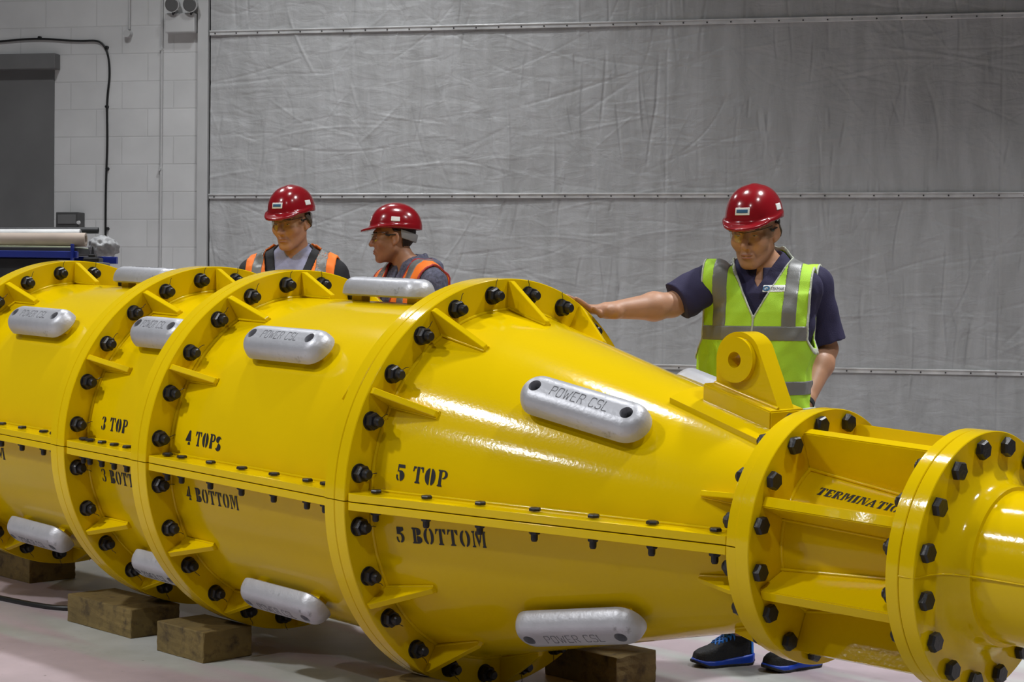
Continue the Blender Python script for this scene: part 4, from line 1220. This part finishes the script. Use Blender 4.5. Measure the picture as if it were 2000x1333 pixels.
def head_gear(per, B, hair_m, hair_fn, eye_open=0.5, sticker_x=0.0, strap=True):
    e = per.e
    hl = B.hl
    c = B.head
    lo, hi = c - 0.24, c + 0.26
    # helmet: dome, rim and peak
    TH = -0.10          # helmet pitch in head frame (tilts the peak down slightly)
    Rq = rotx(TH)
    def hq(p): return (hl(p) - A3(0, 0.012, 0.062)) @ Rq
    def dome(q):
        u_ = np.abs((q - A3(0, 0.004, -0.012)) / A3(0.0995, 0.132, 0.128)) ** 2.25
        d = (u_.sum(1) ** (1 / 2.25) - 1) * 0.112
        d = smin(d, ell(q, (0, 0.006, 0.0), (0.030, 0.118, 0.1165)), 0.012)
        return d
    def helm(p):
        q = hq(p)
        d = smax(dome(q), -q[:, 2] - 0.012, 0.006)
        yc_ = q[:, 1] + 0.010
        rad = np.sqrt((q[:, 0] / 0.1040) ** 2 + (yc_ / np.where(yc_ < 0, 0.160, 0.138)) ** 2)
        droop = 0.42 * np.clip(-q[:, 1] - 0.085, 0, 1) + 1.5 * q[:, 0] ** 2 * (q[:, 1] < 0) * np.clip(-q[:, 1] / 0.1, 0, 1)
        slab_ = np.maximum((rad - 1) * 0.11, np.abs(q[:, 2] + 0.010 + droop - 0.012) - 0.0055)
        d = smin(d, slab_, 0.012)
        inner = ell(q, (0, 0.004, -0.02), (0.0935, 0.1255, 0.119))
        return smax(d, -inner, 0.003)
    h_ = sdf_obj('hard_hat', helm, lo, hi, 0.0030, M['helmet'], e)
    # label above the peak
    def lab(p, x0, wx, z0, wz, t0, t1, front=True):
        q = hq(p); d = shell(dome(q), t0, t1)
        bx = np.maximum(np.abs(q[:, 0] - x0) - wx * 1.12, np.abs(q[:, 2] - z0) - wz * 1.15)
        return np.maximum(np.maximum(d, bx), q[:, 1] if front else -q[:, 1])
    cf = B.hw((0, -0.10, 0.08))
    lb = sdf_obj('label', lambda p: lab(p, 0.0, 0.024, 0.030, 0.0115, -0.002, 0.0022), cf - 0.07, cf + 0.07, 0.0016, M['white'], h_)
    sdf_obj('label_print', lambda p: lab(p, 0.0, 0.019, 0.031, 0.0055, -0.001, 0.0034), cf - 0.07, cf + 0.07, 0.0014, M['labelblue'], lb)
    for s_ in (1, -1):
        def side(p):
            q = hq(p); d = shell(dome(q), -0.002, 0.0022)
            return np.maximum(np.maximum(d, np.maximum(np.abs(q[:, 1] - 0.0) - 0.022, np.abs(q[:, 2] - 0.034) - 0.0115)), -s_ * q[:, 0])
        cs_ = B.hw((s_ * 0.105, 0.02, 0.09))
        sdf_obj('label', side, cs_ - 0.07, cs_ + 0.07, 0.0017, M['white'], h_)
    # headband at the nape and hanging below the rim
    def band(p):
        q = hl(p); d = shell(ell(q, (0, 0.012, 0.03), (0.088, 0.111, 0.12)), -0.002, 0.003)
        zz = q[:, 2] - 0.030 + 0.0 * q[:, 1]
        return np.maximum(np.maximum(d, np.abs(zz + 0.35 * np.clip(q[:, 1] - 0.02, 0, 1)) - 0.022), 0.040 - q[:, 1])
    sdf_obj('headband', band, lo, hi, 0.0025, M['strap_grey'], h_)
    # hair
    if hair_fn is not None:
        sdf_obj('hair', lambda p: hair_fn(hl(p), head_sdf(hl(p)) - 0.0012 * np.sin(hl(p)[:, 0] * 330) * np.sin(hl(p)[:, 2] * 210 + hl(p)[:, 1] * 260)), lo, hi, 0.0028, hair_m, e)
    def brow(p):
        q = hl(p); m_ = q.copy(); m_[:, 0] = np.abs(m_[:, 0])
        return np.maximum(shell(head_sdf(q), -0.004, 0.0026), caps(m_, (0.014, -0.095, 0.036), (0.046, -0.078, 0.034), 0.0052, 0.0036))
    sdf_obj('eyebrows', brow, B.hw((0, -0.08, 0.03)) - 0.08, B.hw((0, -0.08, 0.03)) + 0.08, 0.0016, hair_m, e)
    def lip(p):
        q = hl(p)
        return np.maximum(shell(head_sdf(q), -0.004, 0.0006), np.minimum(ell(q, (0, -0.0965, -0.0585), (0.0225, 0.012, 0.0034)), ell(q, (0, -0.0955, -0.0700), (0.0195, 0.012, 0.0042))))
    sdf_obj('lips', lip, B.hw((0, -0.09, -0.065)) - 0.04, B.hw((0, -0.09, -0.065)) + 0.04, 0.0013, M['lips'], e)
    # eyes: a slit of eyeball between the lids
    def eyeb(p):
        q = hl(p); m_ = q.copy(); m_[:, 0] = np.abs(m_[:, 0])
        return np.maximum(shell(head_sdf(q), -0.004, 0.0009), ell(m_, (0.032, -0.087, 0.0105), (0.0115, 0.012, 0.0038 * eye_open + 0.001)))
    eo = sdf_obj('eyes', eyeb, B.hw((0, -0.085, 0.01)) - 0.06, B.hw((0, -0.085, 0.01)) + 0.06, 0.0014, M['eye'], e)
    def iris(p):
        q = hl(p); m_ = q.copy(); m_[:, 0] = np.abs(m_[:, 0])
        return np.maximum(shell(head_sdf(q), -0.004, 0.0016), ell(m_, (0.031, -0.087, 0.0095), (0.0046, 0.012, 0.0036 * eye_open + 0.001)))
    sdf_obj('irises', iris, B.hw((0, -0.085, 0.01)) - 0.06, B.hw((0, -0.085, 0.01)) + 0.06, 0.0012, M['iris'], eo)
    # clear safety spectacles
    def gl_base(q): return ell(q, (0, 0.01, 0.004), (0.086, 0.119, 0.10))
    def lens(p):
        q = hl(p); d = shell(gl_base(q), -0.0012, 0.0012)
        m_ = np.abs(q[:, 0])
        zc = 0.008 + 0.004 * (m_ - 0.035) / 0.04
        notch = np.sqrt((q[:, 0] / 0.016) ** 2 + ((q[:, 2] + 0.016) / 0.020) ** 2) - 1
        return np.maximum(np.maximum(np.maximum(d, np.abs(q[:, 2] - zc) - 0.0205), q[:, 1] + 0.020), -notch * 0.016)
    ln = sdf_obj('safety_spectacles', lens, c - 0.15, c + 0.15, 0.0016, M['lens'], e)
    def temple(p):
        q = hl(p); m_ = q.copy(); m_[:, 0] = np.abs(m_[:, 0])
        return np.minimum(caps(m_, (0.081, -0.022, 0.018), (0.085, 0.028, 0.018), 0.0034, 0.0030), caps(m_, (0.0805, -0.034, 0.020), (0.0815, -0.020, 0.014), 0.0055, 0.004))
    sdf_obj('temple_arms', temple, c - 0.13, c + 0.13, 0.0016, M['frame'], ln)
    def rimd(p):
        q = hl(p); d = shell(gl_base(q), -0.0016, 0.0018); m_ = np.abs(q[:, 0])
        return np.maximum(np.maximum(d, np.abs(q[:, 2] - 0.0285 - 0.004 * (m_ - 0.035) / 0.04) - 0.0013), q[:, 1] + 0.022)
    sdf_obj('brow_rim', rimd, c - 0.13, c + 0.13, 0.0014, M['frame'], ln)
    return h_

def vest_base(B, p, wob):
    d = B.torso(p)
    for a in (B.aR, B.aL): d = smin(d, ball(p, a[0] + (a[1] - a[0]) * 0.06, 0.057 * B.k), 0.03)
    return d + folds(p, 0.0085, 1.3, wob)
def vest_set(per, B, m_main, infl, zV, slope, hem, bands_z, strap_x, strap_w, wob, arm_x=0.150, neck_r=0.088, pip=None, h=0.0045, zip_=True, low_only=False, vmin=0.0, open_w=0.0):
    e = per.e; k = B.k
    T = lambda p: vest_base(B, p, wob)
    def V_(q):      # <0 inside the front opening
        z = q[:, 2]
        v = np.abs(q[:, 0]) - np.maximum((z - zV) * slope, 0) - open_w
        return np.maximum(np.maximum(v, q[:, 1] - 0.03), zV - z)
    def region(p, grow=0.0):
        q = B.tl(p)
        d = np.maximum(hem - q[:, 2], -V_(q) + grow)
        d = np.maximum(d, neck_r * k + grow - np.linalg.norm((q - A3(0, 0.028 * k, 0))[:, :2] * A3(1, 1.1), axis=1) - 10 * (q[:, 2] < 1.42 * k))
        ar = np.abs(q[:, 0]) - (arm_x + 0.006) * k
        arm = np.where(q[:, 2] > 1.24 * k, ar, np.maximum(ar - (1.24 * k - q[:, 2]) * 0.5, -1))
        return np.maximum(d, arm + grow)
    lo = A3(-0.36, -0.30, hem - 0.04); hi = A3(0.36, 0.34, 1.60 * k)
    cen = B.tw((0, 0, 1.2)); lo[:2] += cen[:2]; hi[:2] += cen[:2]
    v_ = sdf_obj('hi_vis_vest', lambda p: smax(shell(T(p), infl - 0.006, infl + 0.004), region(p), 0.003), lo, hi, h, m_main, e)
    for (z0, z1) in bands_z:
        def bd(p):
            q = B.tl(p); return np.maximum(np.maximum(shell(T(p), infl - 0.002, infl + 0.0062), region(p, 0.001)), np.maximum(z0 - q[:, 2], q[:, 2] - z1))
        sdf_obj('reflective_band', bd, lo, hi, h * 0.85, M['reflect'], v_)
    zt = max(b[1] for b in bands_z) if bands_z else hem
    for s_ in (1, -1):
        def st(p):
            q = B.tl(p)
            xc = s_ * (strap_x * k + 0.10 * (1.45 * k - q[:, 2]) * 0.0)
            return np.maximum(np.maximum(shell(T(p), infl - 0.002, infl + 0.0058), region(p, 0.001)), np.maximum(np.abs(q[:, 0] - xc) - strap_w / 2, zt - 0.005 - q[:, 2]))
        sdf_obj('reflective_band', st, lo, hi, h * 0.85, M['reflect'], v_)
    if pip is not None:
        def pp(p):
            r = region(p); return np.maximum(shell(T(p), infl - 0.004, infl + 0.0066), np.abs(r + 0.003) - 0.0036)
        sdf_obj('piping', pp, lo, hi, h * 0.8, pip, v_)
    if zip_:
        def zp(p):
            q = B.tl(p); return np.maximum(np.maximum(shell(T(p), infl - 0.002, infl + 0.0085), np.abs(q[:, 0]) - 0.0038), np.maximum(q[:, 1], q[:, 2] - zV - 0.005))
        sdf_obj('zip', zp, lo, hi, h * 0.8, M['piping'], v_)
    return v_

def shoe(per, toe, heel, up_, plain=False):
    """toe, heel: floor points (x,y) in the person's frame"""
    toe = A3(toe[0], toe[1], 0); heel = A3(heel[0], heel[1], 0)
    ax = toe - heel; L = np.linalg.norm(ax); ax /= L; sd = A3(-ax[1], ax[0], 0)
    Rm = np.stack([ax, sd, A3(0, 0, 1)], 1)
    def loc(p): return (p - heel) @ Rm
    def wid(x): return np.interp(x / L, [0, .02, .06, .12, .25, .5, .72, .86, .93, .97, 1.0], [.008, .020, .030, .035, .038, .039, .050, .044, .034, .023, .006])
    def out(q): 
        w = wid(q[:, 0]); dx = np.maximum(-q[:, 0], q[:, 0] - L)
        return np.maximum(np.abs(q[:, 1]) - w, dx) * 0.85
    def sole(p):
        q = loc(p); top = np.interp(q[:, 0] / L, [0, .12, .35, .6, .85, 1], [.044, .040, .034, .026, .027, .034]); bot = np.interp(q[:, 0] / L, [0, .08, .5, .8, 1], [.008, 0.002, .002, .002, .018])
        return smax(smax(out(q) - 0.0035, q[:, 2] - top, 0.010), bot - q[:, 2], 0.004)
    def tread(p):
        q = loc(p); bot = np.interp(q[:, 0] / L, [0, .08, .5, .8, 1], [.008, 0.0, .0, .0, .018])
        return smax(smax(out(q) - 0.0045, q[:, 2] - bot - 0.012, 0.004), bot - q[:, 2], 0.002)
    def upper(p):
        q = loc(p)
        top = np.interp(q[:, 0] / L, [0, .1, .28, .42, .55, .7, .85, .95, 1], [.105, .118, .125, .118, .098, .074, .064, .056, .030])
        shr = np.clip(q[:, 2] / 0.13, 0, 1) * 0.010
        d = smax(out(q) + shr, q[:, 2] - top, 0.022)
        return smax(d, 0.015 - q[:, 2], 0.006)
    lo = np.minimum(toe, heel) - 0.09; hi = np.maximum(toe, heel) + 0.09; lo[2] = -0.02; hi[2] = 0.17
    s_ = sdf_obj('shoe', upper, lo, hi, 0.003, M['shoe'], per.e)
    if plain:
        sdf_obj('sole', sole, lo, hi, 0.004, M['frame'], s_); return s_
    sdf_obj('sole', sole, lo, hi, 0.003, M['sole_blue'], s_); sdf_obj('tread', tread, lo, hi, 0.003, M['shoe'], s_)
    def laces(p):
        q = loc(p); d = shell(upper(p), -0.002, 0.0035)
        z = None
        for i in range(5):
            x = L * (0.36 + 0.065 * i)
            for sg in (1, -1):
                a = np.abs((q[:, 0] - x) + sg * q[:, 1] * 0.55) - 0.0034
                z = a if z is None else np.minimum(z, a)
        return np.maximum(np.maximum(d, z), np.maximum(np.maximum(L * .34 - q[:, 0], q[:, 0] - L * .66), np.maximum(np.abs(q[:, 1]) - 0.030, 0.06 - q[:, 2])))
    sdf_obj('laces', laces, lo, hi, 0.0026, M['lace'], s_)
    def tab(p):
        q = loc(p); return np.maximum(shell(upper(p), -0.002, 0.003), np.maximum(np.maximum(q[:, 0] - 0.020, np.abs(q[:, 1]) - 0.03), np.maximum(0.04 - q[:, 2], q[:, 2] - 0.10)))
    sdf_obj('heel_tab', tab, lo, hi, 0.003, M['lace'], s_)
    return s_

def trousers(per, B, h=0.008):
    lo = A3(-0.4, -0.4, 0.04); hi = A3(0.4, 0.4, 1.0 * B.k); lo[:2] += B.pel; hi[:2] += B.pel
    def f(p):
        d = smin(B.leg(p, 0.016), B.torso(p) - 0.012, 0.04) + folds(p, 0.006, 1.0, 5)
        d = np.maximum(d, p[:, 2] - 0.985 * B.k)
        return np.maximum(d, 0.135 - p[:, 2])
    return sdf_obj('trousers', f, lo, hi, h, M['dark_cloth'], per.e)
def sleeve(per, B, arm, name, m, r0, r1, t, infl, wob, parent=None, h=0.0045):
    pass

# ---- the man in the yellow-green vest, his hand resting on the biggest flange
pa = Person(1474, 6.38, 'person in navy polo and yellow-green hi-vis vest, red helmet, one hand on the big flange')
K = 1.0
def rim_w(x, e, off):
    q = pol(x, e, RO + off)
    return np.array(hs_mat @ q)
bpy.context.view_layer.update(); hs_mat = hs.matrix_world.copy()
xr = X5 - 0.075 * S
kn = pa.w2l(rim_w(xr, 124.5, 0.020)); tp = pa.w2l(rim_w(xr, 117.0, 0.012)); w_ = pa.l(1186, 607, 6.14)
axm = pa.R.T @ (np.array(hs_mat.to_3x3() @ Vector((1, 0, 0))))       # across the rim, thumb side
nrm = pa.R.T @ (np.array(hs_mat.to_3x3() @ pol(0, 124.5, 1.0)))
Dk = kn - w_; Dk /= np.linalg.norm(Dk)
H1 = hand_pts(w_, Dk, nrm, 0.05, 1)
if H1['s'] @ axm < 0: H1 = hand_pts(w_, Dk, nrm, 0.05, -1)
# lay the fingers along the rim, tip by tip
for i, c_ in enumerate(H1['ch']):
    xo = (0.033, 0.011, -0.011, -0.033)[i]
    e0 = (125.0, 124.4, 124.6, 125.4)[i]; st = (3.4, 3.8, 3.5, 2.8)[i]
    pts = [pa.w2l(rim_w(xr + xo, e0, 0.021))]
    for j, (fr, of) in enumerate(((1.0, 0.016), (1.72, 0.0125), (2.25, 0.009))):
        pts.append(pa.w2l(rim_w(xr + xo * (1 + 0.10 * (j + 1)), e0 - st * fr, of)))
    H1['ch'][i] = pts
H1['th'] = [w_ + (kn - w_) * 0.28 + axm * 0.030, pa.w2l(rim_w(xr + 0.060, 127.6, 0.022)), pa.w2l(rim_w(xr + 0.070, 125.0, 0.013)), pa.w2l(rim_w(xr + 0.072, 122.8, 0.010))]
shR = pa.l(1397, 548, 6.34); elR = pa.l(1312, 596, 6.29)
shL = pa.l(1586, 556, 6.48); elL = pa.l(1613, 682, 6.52); wrL = pa.l(1571, 792, 6.34)
H2 = hand_pts(wrL, pa.l(1548, 838, 6.28) - wrL, A3(0.5, -0.6, 0.3), 0.35, 1)
ft1 = ((on_floor(1352, 1303)), (on_floor(1470, 1296)))
ft1 = [pa.w2l(q) for q in ft1]
ft2 = [pa.w2l(on_floor(1492, 1314)), pa.w2l(on_floor(1600, 1300))]
hip = [A3(-0.09, 0.02, 0.90), A3(0.10, 0.02, 0.90)]
an1 = ft1[1] + (ft1[0] - ft1[1]) * 0.27 + A3(0, 0, 0.135); an2 = ft2[1] + (ft2[0] - ft2[1]) * 0.27 + A3(0, 0, 0.135)
ZA = lambda v: pa.l(1474, v, 6.36)[2]
KA = 0.983
BA = Body(k=KA, pel=(0.005, 0.02), chest=(0.022, 0.0), yaw=-0.30, head=pa.l(1473, 456, 6.34), hyaw=-0.48, hpitch=0.26, armR=(shR, elR, w_), armL=(shL, elL, wrL), hands=(H1, H2),
          legs=((hip[0], (hip[0] + an1) / 2 + A3(-0.03, -0.02, 0.02), an1), (hip[1], (hip[1] + an2) / 2 + A3(0, -0.03, 0.02), an2)), fat=1.06)
sdf_obj('body', BA.body, A3(-0.85, -0.65, 0.02), A3(0.48, 0.40, 1.85), 0.0036, M['skinA'], pa.e)
def hairA(q, d): return np.maximum(shell(d, -0.004, 0.0035), np.maximum(np.maximum(-0.010 - q[:, 1], -0.045 - q[:, 2]), np.maximum(0.018 - q[:, 1] + 0.25 * np.abs(q[:, 2] - 0.02), -1)))
head_gear(pa, BA, M['hair_grey'], hairA, 0.35)
# polo: torso plus two short sleeves and a collar
def poloA(p):
    d = BA.torso(p) - 0.013
    for a, t_, rr in ((BA.aR, 0.88, (0.072, 0.073)), (BA.aL, 0.88, (0.072, 0.075))):
        end = a[0] + (a[1] - a[0]) * t_
        u = smin(ball(p, a[0], rr[0]), caps(p, a[0], end, rr[0] * 0.98, rr[1]), 0.02)
        ax = (a[1] - a[0]) / np.linalg.norm(a[1] - a[0])
        u = np.maximum(u, (p - end) @ ax)
        d = smin(d, u, 0.022)
    q = BA.tl(p)
    d = d + folds(p, 0.008, 1.3, 2)
    d = smax(d, -caps(q, (0, 0.03, 1.44 * KA), (0, -0.03, 1.75), 0.066), 0.006)
    vn = np.maximum(np.abs(q[:, 0]) - np.clip((q[:, 2] - 1.43 * KA) * 0.55, 0, 1), q[:, 1])
    d = smax(d, -np.maximum(vn, 1.43 * KA - q[:, 2]), 0.004)
    return np.maximum(d, 0.93 - q[:, 2])
po = sdf_obj('polo_shirt', poloA, A3(-0.50, -0.40, 0.90), A3(0.45, 0.36, 1.62), 0.0045, M['navy'], pa.e)
def collar(B, r0, lean, zc, hgt, thick, gapw=0.35, tip=0.22):
    def f(p):
        q = B.tl(p); r = np.linalg.norm((q - A3(0, 0.024, 0))[:, :2] * A3(1, 0.92), axis=1)
        zz = q[:, 2] - zc - tip * (q[:, 1] - 0.02)
        cone_ = r - (r0 + lean * (hgt - zz))
        d = np.maximum(np.abs(cone_) * 0.8 - thick, np.abs(zz - hgt / 2) - hgt / 2)
        return np.maximum(d, np.where(q[:, 1] < 0, gapw * np.clip(-q[:, 1], 0, 1) - np.abs(q[:, 0]), -1))
    return f
cA = BA.tw((0, 0, 1.49 * KA))
sdf_obj('collar', collar(BA, 0.068, 0.45, 1.475 * KA, 0.045, 0.0045, 0.22), cA - 0.15, cA + 0.15, 0.003, M['navy'], po)
vA = vest_set(pa, BA, M['hiviz'], 0.027, ZA(618), 0.50, ZA(797), ((ZA(664), ZA(636)), (ZA(768), ZA(742))), 0.128, 0.050, 3, arm_x=0.190, neck_r=0.072, pip=M['piping'])
# printed name patch on the vest's breast: white patch, oval emblem and lettering
ZP = ZA(564)
def patch(p):
    q = BA.tl(p); T = vest_base(BA, p, 3)
    bx = np.maximum(np.abs(q[:, 0] - 0.064) - 0.040, np.abs(q[:, 2] - ZP - 0.02 * (q[:, 0] - 0.07)) - 0.0125)
    return np.maximum(np.maximum(shell(T, 0.026, 0.0325), bx), q[:, 1])
# (built below once the vest surface is known)
cp = BA.tw((0.064, -0.12, ZP))
pt = sdf_obj('name_patch', patch, cp - 0.10, cp + 0.10, 0.0022, M['white'], vA)
def emblem(p):
    q = BA.tl(p); T = vest_base(BA, p, 3)
    r = np.sqrt(((q[:, 0] - 0.037) / 0.0125) ** 2 + ((q[:, 2] - ZP) / 0.0095) ** 2)
    ring = np.abs(r - 0.78) * 0.0095 - 0.0026
    inn = np.maximum(np.abs(q[:, 2] - ZP + 0.0015) - 0.0018, np.abs(q[:, 0] - 0.040) - 0.006)
    return np.maximum(np.maximum(shell(T, 0.030, 0.0342), np.minimum(ring, inn)), q[:, 1])
sdf_obj('emblem', emblem, cp - 0.10, cp + 0.10, 0.0012, M['labelblue'], pt)
# lettering projected onto the patch
tx = bpy.data.curves.new('t', 'FONT'); tx.body = 'TEKMAR'; tx.size = 0.0155; tx.extrude = 0.0; tx.resolution_u = 3
to = bpy.data.objects.new('t', tx); COL.objects.link(to); bpy.context.view_layer.update()
me = bpy.data.meshes.new_from_object(to.evaluated_get(bpy.context.evaluated_depsgraph_get())); bpy.data.objects.remove(to)
me.name = 'patch_lettering'
n_ = len(me.vertices); cc = np.zeros(n_ * 3, np.float32); me.vertices.foreach_get('co', cc); cc = cc.reshape(-1, 3)
wtx = cc[:, 0].max()
loc_ = np.stack([0.0515 + cc[:, 0] / wtx * 0.050, np.full(n_, -0.30), ZP - 0.0055 + cc[:, 1]], 1)
def to_person(q):
    t = np.clip((q[:, 2] / BA.k - 0.9) / 0.55, -0.2, 1.3)[:, None]
    c = np.zeros_like(q); c[:, :2] = BA.pel + (BA.che - BA.pel) * t
    return q @ BA.Rt.T + c
for it in range(60):            # march the flat letters onto the cloth
    wp = to_person(loc_); d_ = vest_base(BA, wp, 3) - 0.0338
    loc_[:, 1] += d_ * 0.8
me.vertices.foreach_set('co', to_person(loc_).astype(np.float32).reshape(-1)); me.update()
link('patch_lettering', me, M['stencil'], pt)
trousers(pa, BA, 0.008)
shoe(pa, ft1[0], ft1[1], 1); shoe(pa, ft2[0], ft2[1], 1)
# wrist watch on the lowered arm
axw = (wrL - elL) / np.linalg.norm(wrL - elL)
def watch(p):
    t = (p - wrL) @ axw; r = np.linalg.norm(p - wrL - t[:, None] * axw, axis=1)
    d = np.maximum(np.abs(r - 0.031) - 0.0035, np.abs(t + 0.012) - 0.010)
    return np.minimum(d, ball(p, wrL - axw * 0.012 + A3(-0.024, -0.016, 0.0), 0.017))
sdf_obj('wrist_watch', watch, wrL - 0.07, wrL + 0.07, 0.0025, M['jacket'], pa.e)

# ---- the man in the orange vest over a black jacket
def back_shoes(per, k, yaw):
    Rt = rotz(yaw)
    for s_ in (-1, 1):
        a = Rt @ A3(s_ * 0.115 * k, -0.20, 0); b = Rt @ A3(s_ * 0.105 * k, 0.085, 0)
        shoe(per, a, b, 1, True)
def back_person(u, D, label): return Person(u, D, label)
pb = Person(572, 8.30, 'person in orange vest over black jacket and pale shirt, red helmet, looking down, leftmost')
kb = 1.03
def arms_down(per, B_sh, k, yaw, sp=0.0):
    out = []; hands = []
    Rt = rotz(yaw)
    for s_ in (-1, 1):
        sh = Rt @ A3(s_ * 0.185 * k, 0.015, 1.42 * k); el = Rt @ A3(s_ * 0.225 * k, 0.03, 1.13 * k); wr = Rt @ A3(s_ * 0.19 * k, -0.10, 0.90 * k)
        out.append((sh, el, wr)); hands.append(hand_pts(wr, A3(0, -0.15, -1), Rt @ A3(s_, 0, 0), 0.3, 1))
    return out, hands
def legs_std(k, yaw):
    Rt = rotz(yaw); o_ = []
    for s_ in (-1, 1):
        o_.append((Rt @ A3(s_ * 0.09 * k, 0, 0.90 * k), Rt @ A3(s_ * 0.10 * k, -0.02, 0.48 * k), Rt @ A3(s_ * 0.11 * k, 0, 0.13)))
    return o_
aB, hB = arms_down(pb, None, kb, -0.12)
hdB = pb.l(569, 436, 8.24)
BB = Body(k=kb, pel=(0.0, 0.0), chest=(0.0, 0.0), yaw=-0.10, head=hdB, hyaw=-0.42, hpitch=0.24, armR=aB[0], armL=aB[1], hands=hB, legs=legs_std(kb, -0.1), fat=1.10)
sdf_obj('body', BB.body, A3(-0.42, -0.40, 0.02), A3(0.42, 0.36, 1.98), 0.0045, M['skinB'], pb.e)
def hairB(q, d): return np.maximum(shell(d, -0.004, 0.0045), np.maximum(-0.050 - q[:, 2], 0.000 - q[:, 1] + 0.45 * np.abs(q[:, 2] - 0.03)))
head_gear(pb, BB, M['hair_grey'], hairB, 0.4)
def clothes(B, infl, zV, slope, hem, wob, arm_r=(0.076, 0.064, 0.052), zneck=1.44, nr=0.066, sleeves=True):
    k = B.k
    def f(p):
        d = B.torso(p) - infl
        if sleeves:
            for a in (B.aR, B.aL):
                u = smin(caps(p, a[0], a[1], arm_r[0] * k, arm_r[1] * k), caps(p, a[1], a[2], arm_r[1] * k, arm_r[2] * k), 0.02)
                d = smin(d, u, 0.025)
        q = B.tl(p); d = d + folds(p, 0.006, 1.0, wob)
        d = smax(d, -caps(q, (0, 0.03, zneck * k), (0, -0.01, 1.8 * k), nr * k), 0.006)
        if zV is not None:
            vn = np.maximum(np.abs(q[:, 0]) - np.clip((q[:, 2] - zV) * slope, 0, 1), q[:, 1])
            d = smax(d, -np.maximum(vn, zV - q[:, 2]), 0.004)
        return np.maximum(d, hem - q[:, 2])
    return f
lo = A3(-0.42, -0.36, 0.88); hi = A3(0.42, 0.36, 1.70)
sh_ = sdf_obj('shirt', clothes(BB, 0.010, 1.535, 0.55, 0.95, 21, sleeves=False, zneck=1.50, nr=0.060), lo, hi, 0.005, M['shirt'], pb.e)
cB = BB.tw((0, 0, 1.50 * kb))
sdf_obj('collar', collar(BB, 0.064, 0.50, 1.480 * kb, 0.048, 0.0045, 0.16, 0.32), cB - 0.16, cB + 0.16, 0.003, M['shirt'], sh_)
bt = BB.tw((0.0, -0.115, 1.40 * kb))
jk = sdf_obj('jacket', clothes(BB, 0.020, 1.20, 0.24, 0.93, 22, nr=0.074), lo, hi, 0.005, M['jacket'], pb.e)
sdf_obj('stand_collar', collar(BB, 0.078, 0.25, 1.455 * kb, 0.060, 0.005, 0.75), cB - 0.18, cB + 0.18, 0.0035, M['jacket'], jk)
vest_set(pb, BB, M['orange'], 0.033, 1.12, 0.27, 0.95, ((1.15, 1.20),), 0.148, 0.052, 8, arm_x=0.205, neck_r=0.100, pip=None, h=0.005, zip_=False, open_w=0.012)
trousers(pb, BB, 0.010)
back_shoes(pb, kb, -0.1)

# ---- the man in profile wearing a mottled hoodie under his orange vest
pc = Person(792, 8.68, 'person in profile with red helmet, grey hoodie and orange vest, behind a silver bar')
kc = 1.003
yc = -0.86
aC, hC = arms_down(pc, None, kc, yc)
hdC = pc.l(768, 467, 8.68)
BC = Body(k=kc, pel=(0.0, 0.0), chest=(0.01, 0.0), yaw=yc, head=hdC, hyaw=-1.50, hpitch=0.05, armR=aC[0], armL=aC[1], hands=hC, legs=legs_std(kc, yc), fat=1.0)
sdf_obj('body', BC.body, A3(-0.45, -0.45, 0.02), A3(0.45, 0.45, 1.92), 0.0045, M['skinC'], pc.e)
def hairC(q, d): return np.maximum(shell(d, -0.004, 0.0065), np.maximum(-0.062 - q[:, 2] + 0.3 * np.clip(0.05 - q[:, 1], 0, 1), np.maximum(0.020 - q[:, 1] + 0.5 * np.clip(0.0 - q[:, 2], -0.06, 1), np.where((np.abs(q[:, 0]) > 0.05) & (q[:, 1] < 0.045) & (q[:, 2] < 0.035), 1.0, -1))))
head_gear(pc, BC, M['hair_dark'], hairC, 0.6)
lo = A3(-0.45, -0.45, 0.88); hi = A3(0.45, 0.45, 1.66)
hd_ = sdf_obj('hoodie', clothes(BC, 0.018, 1.40, 0.12, 0.93, 31, nr=0.070), lo, hi, 0.005, M['hoodie'], pc.e)
cC = BC.tw((0, 0.03, 1.46 * kc))
def hood(p):
    q = BC.tl(p) - A3(0, 0.100, 1.500) * kc
    t_ = ell(q, (0, 0, 0), (0.125, 0.075, 0.060))
    t_ = smin(t_, caps(np.stack([np.abs(q[:, 0]), q[:, 1], q[:, 2]], 1), (0.095, -0.03, -0.005), (0.075, -0.125, -0.030), 0.032, 0.022), 0.03)
    t_ = smax(t_, -ell(q, (0, -0.055, 0.045), (0.085, 0.075, 0.060)), 0.012)
    return t_ + folds(p, 0.006, 1.5, 12)
sdf_obj('hood', hood, cC - 0.24, cC + 0.24, 0.004, M['hoodie'], hd_)
vest_set(pc, BC, M['orange'], 0.031, 1.20, 0.24, 0.95, ((1.13, 1.18),), 0.118, 0.048, 14, arm_x=0.185, neck_r=0.125, pip=M['redpipe'], h=0.005, zip_=False, open_w=0.012)
trousers(pc, BC, 0.010)
back_shoes(pc, kc, yc)
